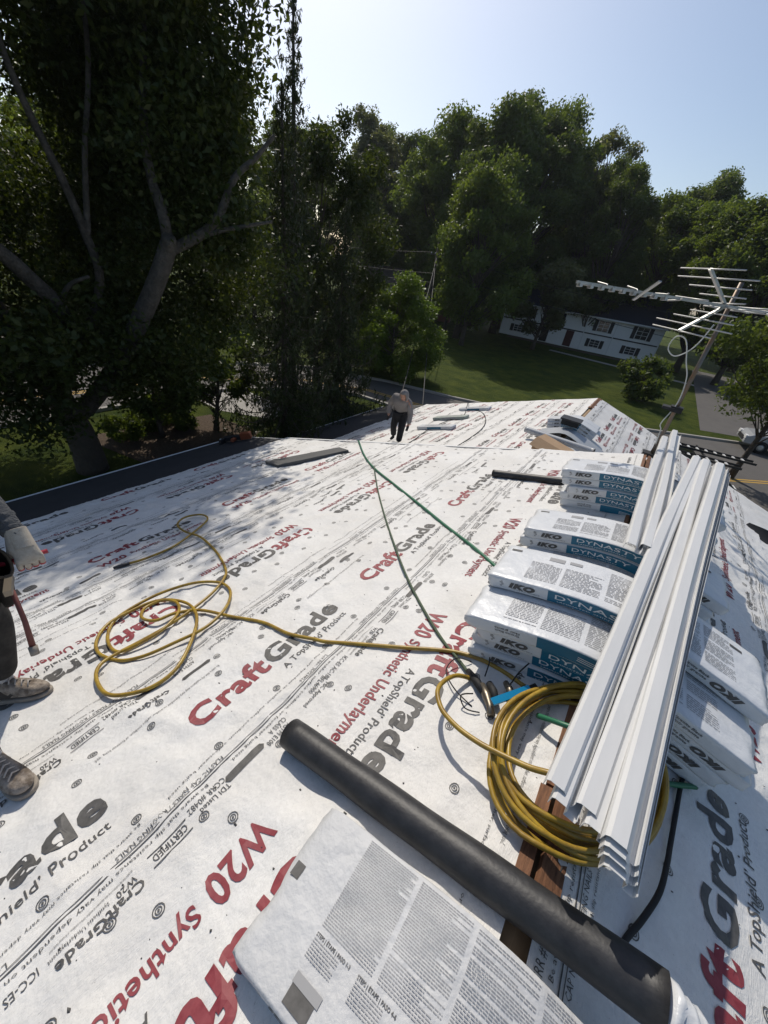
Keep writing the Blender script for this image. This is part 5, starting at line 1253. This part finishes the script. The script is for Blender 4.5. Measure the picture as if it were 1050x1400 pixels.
def shoe(parent, heel, toe, up=(0, 0, 1), W=.095, upper='shoe', name='shoe'):
    """sneaker: sole, upper, toe cap, tongue, laces. heel and toe are ground points of its ends"""
    h, t, u = Vector(heel), Vector(toe), Vector(up).normalized(); d = (t - h); L = d.length; d.normalize(); x = d.cross(u).normalized(); u = x.cross(d)
    P = lambda a, s_, z: h + d * a * L + x * s_ * W + u * z
    prof = [(0.0, .30), (.06, .40), (.2, .43), (.38, .40), (.55, .44), (.72, .52), (.86, .47), (.95, .33), (1.0, .12)]
    def loft(name, lev, m, par):
        b = MB(); v = []; n = 24
        for z, k, ext in lev:
            ring = [(a, w) for a, w in prof] + [(a, -w) for a, w in prof[::-1]]
            pts = []
            for a, w in ring: pts.append(P(.5 + (a - .5) * ext, w * k, z(a) if callable(z) else z))
            v += pts
        n = len(prof) * 2
        f_ = [(j * n + i, j * n + (i + 1) % n, (j + 1) * n + (i + 1) % n, (j + 1) * n + i) for j in range(len(lev) - 1) for i in range(n)]
        b.add(v, f_ + [tuple(range(n))[::-1], tuple(range((len(lev) - 1) * n, len(lev) * n))]); o = b.build(name, m, par, True)
        md = o.modifiers.new('sub', 'SUBSURF'); md.levels = 1; md.render_levels = 2; return o
    so = loft('sole', [(0.0, 1.0, .98), (.004, 1.05, 1.0), (.020, 1.07, 1.01), (.028, 1.04, 1.0)], 'sole', parent)
    top = lambda k: (lambda a: .028 + k * (.088 * (1 - min(1, max(0, (a - .30) / .62))) ** .8 + .040))
    up_ = loft(name, [(.026, 1.0, .985), (top(.35), 1.0, .985), (top(.7), .90, .965), (top(.92), .66, .92), (top(1.0), .34, .84)], upper, parent)
    b = MB()
    for s_ in (-1, 1):
        v = [P(a, s_ * w, z) for a, w, z in ((.30, .445, .045), (.52, .46, .040), (.60, .47, .060), (.50, .38, .088), (.36, .41, .095))]; b.add(v, [tuple(range(5)) if s_ > 0 else tuple(range(5))[::-1]])
    b.build('side_stripe', 'shoe_dark', up_)
    for k in range(5):
        a = .46 + .075 * k; z = top(1.0)(a) + .004; b = MB(); b.tube([P(a - .015, -.25, z - .016), P(a + .01, 0, z + .003), P(a + .03, .25, z - .016)], .0034, 6); b.build('lace', 'lace', up_, True)
    b = MB(); b.tube([P(.20, 0, .10), P(.19, 0, .135), P(.185, 0, .15)], [W * .40, W * .44, W * .40], 14, cap=False); b.build('collar', 'shoe_dark', up_, True)

# --- the hooded worker on the far wing
def worker_far():
    rt = thing('person', 'roofer in grey hooded top and black trousers walking stooped on the far wing', 'person')
    o_ = Vector((-5.72, 9.28, -2.97)); yaw = R(8)
    def w(x, y, z):                       # x = his right-to-left, y = forward
        c, s_ = math.cos(yaw), math.sin(yaw); return (o_.x + x * c - y * s_, o_.y + x * s_ + y * c, o_.z + z)
    rt.scale = (1.07,) * 3; rt.location = o_ * -.07
    J = {'pel': (w(0, .06, .88), (.165, .145)), 'waist': (w(0, 0, 1.02), (.17, .135)), 'chest': (w(.09, -.20, 1.21), (.20, .145)), 'neck': (w(.16, -.33, 1.35), .08),
         'head': (w(.20, -.42, 1.42), .092), 'crown': (w(.225, -.46, 1.51), .084),
         'shL': (w(.30, -.23, 1.24), .082), 'elL': (w(.37, -.20, .96), .060), 'wrL': (w(.40, -.30, .72), .042), 'haL': (w(.40, -.34, .64), .036),
         'shR': (w(-.13, -.21, 1.31), .082), 'elR': (w(-.29, -.08, 1.05), .060), 'wrR': (w(-.25, -.18, .80), .042), 'haR': (w(-.24, -.22, .72), .036),
         'hipL': (w(.10, .03, .82), .115), 'knL': (w(.16, -.16, .47), .080), 'anL': (w(.12, -.10, .10), .056),
         'hipR': (w(-.10, .03, .82), .115), 'knR': (w(-.14, .0, .46), .080), 'anR': (w(-.17, .18, .12), .056)}
    E_ = [('pel', 'waist'), ('waist', 'chest'), ('chest', 'neck'), ('neck', 'head'), ('head', 'crown'), ('chest', 'shL'), ('shL', 'elL'), ('elL', 'wrL'), ('wrL', 'haL'), ('chest', 'shR'), ('shR', 'elR'), ('elR', 'wrR'), ('wrR', 'haR'),
          ('pel', 'hipL'), ('hipL', 'knL'), ('knL', 'anL'), ('pel', 'hipR'), ('hipR', 'knR'), ('knR', 'anR')]
    skin_obj('body', {k: (v[0], tuple(np.array(v[1]) * .86) if hasattr(v[1], '__len__') else v[1] * .86) for k, v in J.items()}, E_, 'skin', rt, 'pel')
    hk = ['pel', 'waist', 'chest', 'neck', 'shL', 'elL', 'wrL', 'shR', 'elR', 'wrR']
    g = lambda k, f_: (J[k][0], tuple(np.array(J[k][1]) * f_) if hasattr(J[k][1], '__len__') else J[k][1] * f_)
    hj = {k: g(k, 1.22 if k not in ('wrL', 'wrR', 'neck') else 1.35) for k in hk}
    hd = skin_obj('hoodie', hj, [e for e in E_ if e[0] in hk and e[1] in hk], 'hoodie', rt, 'pel')
    hood = MB(); c_ = Vector(J['head'][0]) + Vector((0, 0, .03)); fwd = (Vector(w(0, -1, 0)) - Vector(w(0, 0, 0))).normalized(); upv = (Vector((0, 0, 1)) + fwd * .55).normalized(); sd = fwd.cross(upv).normalized(); fwd2 = upv.cross(sd)
    v = []; n, m_ = 20, 12
    for j in range(m_ + 1):
        ph = math.pi * j / m_
        for i in range(n):
            th = 2 * math.pi * i / n; p = Vector((math.sin(ph) * math.cos(th) * .118, math.sin(ph) * math.sin(th) * .145, math.cos(ph) * .165))
            if math.sin(th) > .72 and -.55 < math.cos(ph) < .70: p.y *= .30        # the face opening
            v.append(c_ + sd * p.x + fwd2 * -p.y * -1 + upv * p.z)
    hood.add(v, [(j * n + i, j * n + (i + 1) % n, (j + 1) * n + (i + 1) % n, (j + 1) * n + i) for j in range(m_) for i in range(n)]); hood.build('hood', 'hoodie', hd, True)
    fc = MB(); v = []
    q0 = c_ + fwd2 * .060
    for j in range(9):
        for i in range(9):
            a, b_ = (i / 8 - .5) * 2, (j / 8 - .5) * 2
            bump_ = .034 * (1 - a * a * .8) * (1 - b_ * b_ * .6) + .022 * math.exp(-(a / .16) ** 2 - ((b_ + .1) / .28) ** 2) - .010 * (math.exp(-((abs(a) - .38) / .16) ** 2 - ((b_ - .18) / .14) ** 2)) - .006 * math.exp(-(a / .4) ** 2 - ((b_ + .55) / .07) ** 2)
            v.append(q0 + sd * a * .066 * (1 - .22 * max(0, -b_)) + upv * b_ * .092 + fwd2 * bump_)
    fc.add(v, [(j * 9 + i, j * 9 + i + 1, (j + 1) * 9 + i + 1, (j + 1) * 9 + i) for j in range(8) for i in range(8)]); fo = fc.build('face', 'skin', rt, True)
    for s_ in (-1, 1):
        e = MB(); e.lathe(q0 + sd * s_ * .027 + upv * .018 + fwd2 * .026, [(0, .006), (.006, .004), (.009, 0), (.006, -.004)], 8, fwd2); e.build('eye', 'ink', fo, True)
    mo = MB(); mo.bar(q0 + sd * -.022 + upv * -.052 + fwd2 * .034, q0 + sd * .022 + upv * -.052 + fwd2 * .034, .006, .008); mo.build('mouth', 'red', fo)
    tk_ = ['pel', 'hipL', 'knL', 'anL', 'hipR', 'knR', 'anR']
    skin_obj('trousers', {k: g(k, 1.16 if 'an' not in k else 1.5) for k in tk_}, [e for e in E_ if e[0] in tk_ and e[1] in tk_], 'trouser', rt, 'pel')
    for s_ in 'LR':
        a = Vector(J['an' + s_][0]); z = a.z - .10
        skin_obj('boot', {'h': (tuple(a + Vector((0, 0, -.05)) - fwd * .03), .045), 'm': (tuple(Vector((a.x, a.y, z + .045)) + fwd * .06), .045), 't': (tuple(Vector((a.x, a.y, z + .035)) + fwd * .17), .035)}, [('h', 'm'), ('m', 't')], 'rubber', rt, 'h')
        wr_, ha = Vector(J['wr' + s_][0]), Vector(J['ha' + s_][0]); dd = (ha - wr_).normalized(); sx = dd.cross(fwd).normalized()
        gj = {'w': (tuple(wr_), .036), 'p': (tuple(wr_ + dd * .07), (.040, .024)), 'k': (tuple(wr_ + dd * .10), (.038, .022))}; ge = [('w', 'p'), ('p', 'k')]
        for f_ in range(4):
            a0 = wr_ + dd * .10 + sx * (f_ - 1.5) * .02; gj['a%d' % f_] = (tuple(a0 + dd * .035 + fwd * .01), .0095); gj['b%d' % f_] = (tuple(a0 + dd * (.062 - .006 * abs(f_ - 1.5)) + fwd * .03), .008); ge += [('k', 'a%d' % f_), ('a%d' % f_, 'b%d' % f_)]
        gj['t0'] = (tuple(wr_ + dd * .05 + fwd * .035), .011); gj['t1'] = (tuple(wr_ + dd * .085 + fwd * .05), .009); ge += [('p', 't0'), ('t0', 't1')]
        skin_obj('glove', gj, ge, 'rubber', rt, 'w', 1)
worker_far()

# --- the worker at the left edge
def worker_near():
    rt = thing('person', 'roofer at the left edge with knit glove, dark trousers and worn sneakers', 'person')
    J = {'pel': ((-2.52, -.10, .30), (.15, .14)), 'waist': ((-2.54, -.08, .44), (.145, .12)), 'chest': ((-2.50, -.06, .68), (.17, .13)), 'neck': ((-2.44, -.06, .86), .065), 'head': ((-2.41, -.06, .98), .085), 'crown': ((-2.41, -.06, 1.08), .078),
         'shL': ((-2.56, .13, .78), .072), 'elL': ((-2.655, .245, .53), .050), 'wrL': ((-2.372, .292, .278), .034), 'haL': ((-2.30, .280, .205), .032),
         'shR': ((-2.46, -.25, .76), .072), 'elR': ((-2.36, -.36, .52), .050), 'wrR': ((-2.16, -.34, .40), .034), 'haR': ((-2.10, -.33, .37), .032),
         'hipL': ((-2.52, .0, .22), .098), 'knL': ((-2.46, .075, -.22), .066), 'anL': ((-2.475, -.015, -.62), .046),
         'hipR': ((-2.50, -.20, .22), .098), 'knR': ((-2.18, -.20, -.10), .066), 'anR': ((-1.925, -.175, -.46), .046)}
    for kk in J:
        if kk[:2] not in ('kn', 'an'): J[kk] = (add(J[kk][0], (.03, -.02, -.03)), J[kk][1])
    E_ = [('pel', 'waist'), ('waist', 'chest'), ('chest', 'neck'), ('neck', 'head'), ('head', 'crown'), ('chest', 'shL'), ('shL', 'elL'), ('elL', 'wrL'), ('chest', 'shR'), ('shR', 'elR'), ('elR', 'wrR'), ('wrR', 'haR'), ('pel', 'hipL'), ('hipL', 'knL'), ('knL', 'anL'), ('pel', 'hipR'), ('hipR', 'knR'), ('knR', 'anR')]
    sc_ = lambda r, f_: tuple(np.array(r) * f_) if hasattr(r, '__len__') else r * f_
    skin_obj('body', {k: (v[0], sc_(v[1], .85)) for k, v in J.items() if k != 'haL'}, E_, 'skin', rt, 'pel')
    sk = ['pel', 'waist', 'chest', 'neck', 'shL', 'elL', 'wrL', 'shR', 'elR', 'wrR']
    sj = {k: (J[k][0], sc_(J[k][1], 1.15 if 'wr' not in k else 1.28)) for k in sk}; sj['fm'] = (lerp(J['elL'][0], J['wrL'][0], .5), .052)
    se = [e for e in E_ if e[0] in sk and e[1] in sk and e != ('elL', 'wrL')] + [('elL', 'fm'), ('fm', 'wrL')]
    so = skin_obj('sweatshirt', sj, se, 'sleeve', rt, 'pel')
    b = MB(); a = Vector(J['wrL'][0]); d = (a - Vector(J['elL'][0])).normalized()
    for k, t in enumerate((.012, .035, .075, .10, .16)):                     # bunched folds above the cuff
        c_ = a - d * t + Vector((.004 * math.sin(k * 3), .004 * math.cos(k * 2), 0)); r0 = .0385 + .055 * t; b.lathe(c_, [(r0 - .004, -.016), (r0 + .0035, -.004), (r0 + .003, .004), (r0 - .004, .014)], 16, (d + Vector((.45 * math.sin(k * 2.1), .4 * math.cos(k * 1.7), .2 * math.sin(k)))).normalized())
    b.build('sleeve_fold', 'sleeve', so, True)
    tk_ = ['pel', 'hipL', 'knL', 'anL', 'hipR', 'knR', 'anR']
    skin_obj('trousers', {k: (J[k][0], sc_(J[k][1], 1.18 if 'an' not in k else 1.5)) for k in tk_}, [e for e in E_ if e[0] in tk_ and e[1] in tk_], 'camo', rt, 'pel')
    nrm = (-.298, 0, .954)
    shoe(rt, NL.pt(2.655, -.135, .012), NL.pt(2.385, .115, .012), nrm)
    shoe(rt, NL.pt(2.075, -.185, .012), NL.pt(1.775, -.125, .012), nrm)
    for k in 'LR':
        a = Vector(J['an' + k][0]); b = MB(); b.tube([a + Vector((0, 0, .05)), a + Vector((0, 0, -.05))], .042, 12); b.build('sock', 'sock', rt, True)
    # gloved left hand closed on a red-handled tool
    w0 = Vector(J['wrL'][0]); hd = (Vector((-2.255, .263, .135)) - w0).normalized(); pal = Vector((-.80, .05, -.25)); pal = (pal - hd * pal.dot(hd)).normalized(); sx = hd.cross(pal).normalized()
    HS = 1.22; Q = lambda a, s_, p_: tuple(w0 + hd * a * HS + sx * s_ * HS + pal * p_ * HS)
    gj = {'cuff': (Q(-.03, 0, 0), .038), 'w': (Q(.01, 0, 0), .036), 'm': (Q(.05, 0, .002), (.040, .027)), 'k': (Q(.088, 0, .006), (.043, .024))}; ge = [('cuff', 'w'), ('w', 'm'), ('m', 'k')]
    for i, (s_, L) in enumerate(((-.033, .80), (-.011, 1.0), (.011, .97), (.033, .88))):
        gj['p%d' % i] = (Q(.098, s_, .012), .0115); gj['q%d' % i] = (Q(.098 + .024 * L, s_ * .95, .036), .0108); gj['r%d' % i] = (Q(.092 + .006 * L, s_ * .9, .062), .0100); gj['s%d' % i] = (Q(.072, s_ * .88, .068), .0090)
        ge += [('k', 'p%d' % i), ('p%d' % i, 'q%d' % i), ('q%d' % i, 'r%d' % i), ('r%d' % i, 's%d' % i)]
    gj['t0'] = (Q(.035, -.034, .022), .0150); gj['t1'] = (Q(.066, -.046, .045), .0120); gj['t2'] = (Q(.088, -.034, .066), .0098); ge += [('m', 't0'), ('t0', 't1'), ('t1', 't2')]
    gj = {k_: (v_[0], tuple(np.array(v_[1]) * HS) if hasattr(v_[1], '__len__') else v_[1] * HS) for k_, v_ in gj.items()}
    go = skin_obj('glove', gj, ge, 'glove', rt, 'w', 2)
    # rubber-dipped finger fronts
    me = go.data; me.materials.append(M['glove_red'])
    for p in me.polygons:
        r_ = p.center - w0
        if r_.dot(pal) > .046 or (r_.dot(hd) > .125 and r_.dot(pal) > .03): p.material_index = 1
    tl = thing('snips', 'red-handled snips held in the gloved hand at the left edge', 'tool', None)
    b = MB(); b.tube([Q(.075, -.09, .040), Q(.078, .0, .040), Q(.080, .06, .038)], [.011, .0125, .010], 10); b.build('handle', 'glove_red', tl, True)
    b = MB(); b.bar(Q(.078, -.09, .04), Q(.085, -.17, .035), .02, .008); b.build('blade', 'brass', tl)
    # tool belt with pouches
    before = set(bpy.data.objects)
    tb = thing('tool_belt', 'dark leather tool belt with open tan-edged pouches at the left edge', 'tool belt')
    b = MB(); v = []
    for i in range(25):
        a = 2 * math.pi * i / 24
        for r_, z in ((.185, .24), (.195, .24), (.195, .31), (.185, .31)): v.append((-2.52 + math.cos(a) * r_, -.10 + math.sin(a) * r_ * .98, z + .0))
    b.add(v, [(i * 4 + j, i * 4 + (j + 1) % 4, (i + 1) * 4 + (j + 1) % 4, (i + 1) * 4 + j) for i in range(24) for j in range(4)]); b.build('belt', 'leather', tb, True)
    def pouch(c, out, w, h, d, tilt=0.0):
        c, out = Vector(c), Vector(out).normalized(); sx_ = Vector((0, 0, 1)).cross(out).normalized(); b = MB(); v = []; n = 18; ns = 7
        for j in range(ns + 1):
            t = j / ns; k = .62 + .46 * t ** .7; 
            for th in (0, -.006):
                for i in range(n):
                    a = 2 * math.pi * i / n; v.append(c + sx_ * math.cos(a) * (w / 2 * k + th) + out * (math.sin(a) * (d / 2 * k * (1 + .18 * t) + th) + tilt * t) + Vector((0, 0, -h + h * t + (.022 * math.sin(a * 2 + 1) + .03 * math.cos(a)) * t * t)))
        f_ = []
        for j in range(ns):
            for i in range(n):
                a0, a1 = j * 2 * n + i, j * 2 * n + (i + 1) % n; c0, c1 = (j + 1) * 2 * n + i, (j + 1) * 2 * n + (i + 1) % n
                f_ += [(a0, a1, c1, c0), (a0 + n, c0 + n, c1 + n, a1 + n)]
        f_ += [tuple(range(n))[::-1], tuple(range(n, 2 * n))]
        b.add(v, f_); po = b.build('pouch', 'leather', tb, True)
        r = MB(); J0 = ns * 2 * n; r.tube([Vector(v[J0 + i % n]) for i in range(n + 1)], .0065, 6, cap=False); r.build('pouch_rim', 'tan', po, True)
    pouch((-2.335, .075, .235), (.75, .65, 0), .17, .25, .075, .02)
    pouch((-2.36, .150, .20), (.35, .95, 0), .11, .21, .07, .02)
    pouch((-2.30, -.05, .23), (1, .05, 0), .13, .20, .09, .02)
    hm = thing('hammer', 'hammer with red-brown handle hanging from the tool belt', 'tool')
    b = MB(); b.tube([(-2.235, .165, .14), (-2.185, .150, .0), (-2.125, .128, -.10)], [.009, .010, .012], 10); b.build('handle', 'hammer_h', hm, True)
    b = MB(); b.tube([(-2.125, .128, -.10), (-2.105, .121, -.135)], [.017, .016], 10); b.build('butt', 'sole', hm, True)
    b = MB(); b.bar((-2.30, .185, .165), (-2.18, .145, .175), .026, .026); b.build('head', 'brass', hm)
    for ob in set(bpy.data.objects) - before:
        if ob.parent is None: ob.location = (.06, -.01, -.03)
worker_near()
# boot at the right edge
bt = thing('work_boot', 'brown work boot standing on the right slope at the frame edge', 'boot')
def NRp(s_, y_, h): return tuple(NR.pt(s_, y_, h, False))
skin_obj('upper', {'a': (NRp(1.62, 3.62, .20), .052), 'h': (NRp(1.62, 3.63, .07), .050), 'm': (NRp(1.50, 3.62, .062), .052), 't': (NRp(1.37, 3.60, .048), .046), 'n': (NRp(1.34, 3.60, .045), .036)}, [('a', 'h'), ('h', 'm'), ('m', 't'), ('t', 'n')], 'boot', bt, 'h')
b = MB(); v = []
for h in (.012, .036):
    for a, w_ in ((1.66, .03), (1.64, .045), (1.5, .046), (1.38, .054), (1.31, .04), (1.29, .0), (1.31, -.04), (1.38, -.054), (1.5, -.046), (1.64, -.045), (1.66, -.03)): v.append(NRp(a, 3.61 + w_, h))
b.add(v, [tuple(range(11))[::-1], tuple(range(11, 22))] + [(i, (i + 1) % 11, (i + 1) % 11 + 11, i + 11) for i in range(11)]); b.build('sole', 'rubber', bt)
# scattered granules and scraps trodden onto the sheets
rng = np.random.default_rng(5); b = MB()
for k in range(520):
    sl = NL if rng.random() < .7 else NR; S_ = abs(rng.normal()) * (1.5 if sl is NL else .6) + .06; Y_ = rng.uniform(-.3, 5.1); r_ = rng.uniform(.0015, .005)
    if S_ > 5: continue
    c_ = sl.pt(np.array([S_]), np.array([Y_]), .021 if S_ < 1.2 else (.011 if S_ < 3.3 else .003))[0]; t_ = rng.uniform(0, 3)
    b.add([c_ + np.array([math.cos(t_ + a) * r_ * (1 + .5 * (k % 3)), math.sin(t_ + a) * r_, -math.cos(t_ + a) * 0 + h]) for a, h in ((0, 0), (1.6, 0), (3.1, 0), (4.7, 0))] + [c_ + np.array([0, 0, r_])], [(0, 1, 4), (1, 2, 4), (2, 3, 4), (3, 0, 4)])
tag(b.build('debris', 'ink'), 'tiny dark granules and scraps scattered over the underlayment', 'debris', kind='stuff')
# flat print and lettering read as one printed layer on the piece that carries them
for o in bpy.data.objects:
    if o.parent and o.name.split('.')[0] in ('printed_lettering', 'small_print', 'black_lettering', 'white_lettering', 'printed_picture', 'printed_panel', 'printed_heading', 'tape_tab'): o['kind'] = 'stuff'

# light summer haze
hb = MB(); hb.box((-760, -740, GZ - 1.0), (760, 780, 22.5)); hz_o = hb.build('haze', 'ink'); hz_o['kind'] = 'stuff'
hm_ = bpy.data.materials.new('summer_haze'); hm_.use_nodes = True; nt = hm_.node_tree; nt.nodes.clear()
ho = nt.nodes.new('ShaderNodeOutputMaterial'); pv = nt.nodes.new('ShaderNodeVolumePrincipled'); pv.inputs['Color'].default_value = (.86, .91, 1, 1); pv.inputs['Density'].default_value = 0.00022; pv.inputs['Anisotropy'].default_value = .35
nt.links.new(pv.outputs[0], ho.inputs['Volume']); hz_o.data.materials.clear(); hz_o.data.materials.append(hm_)
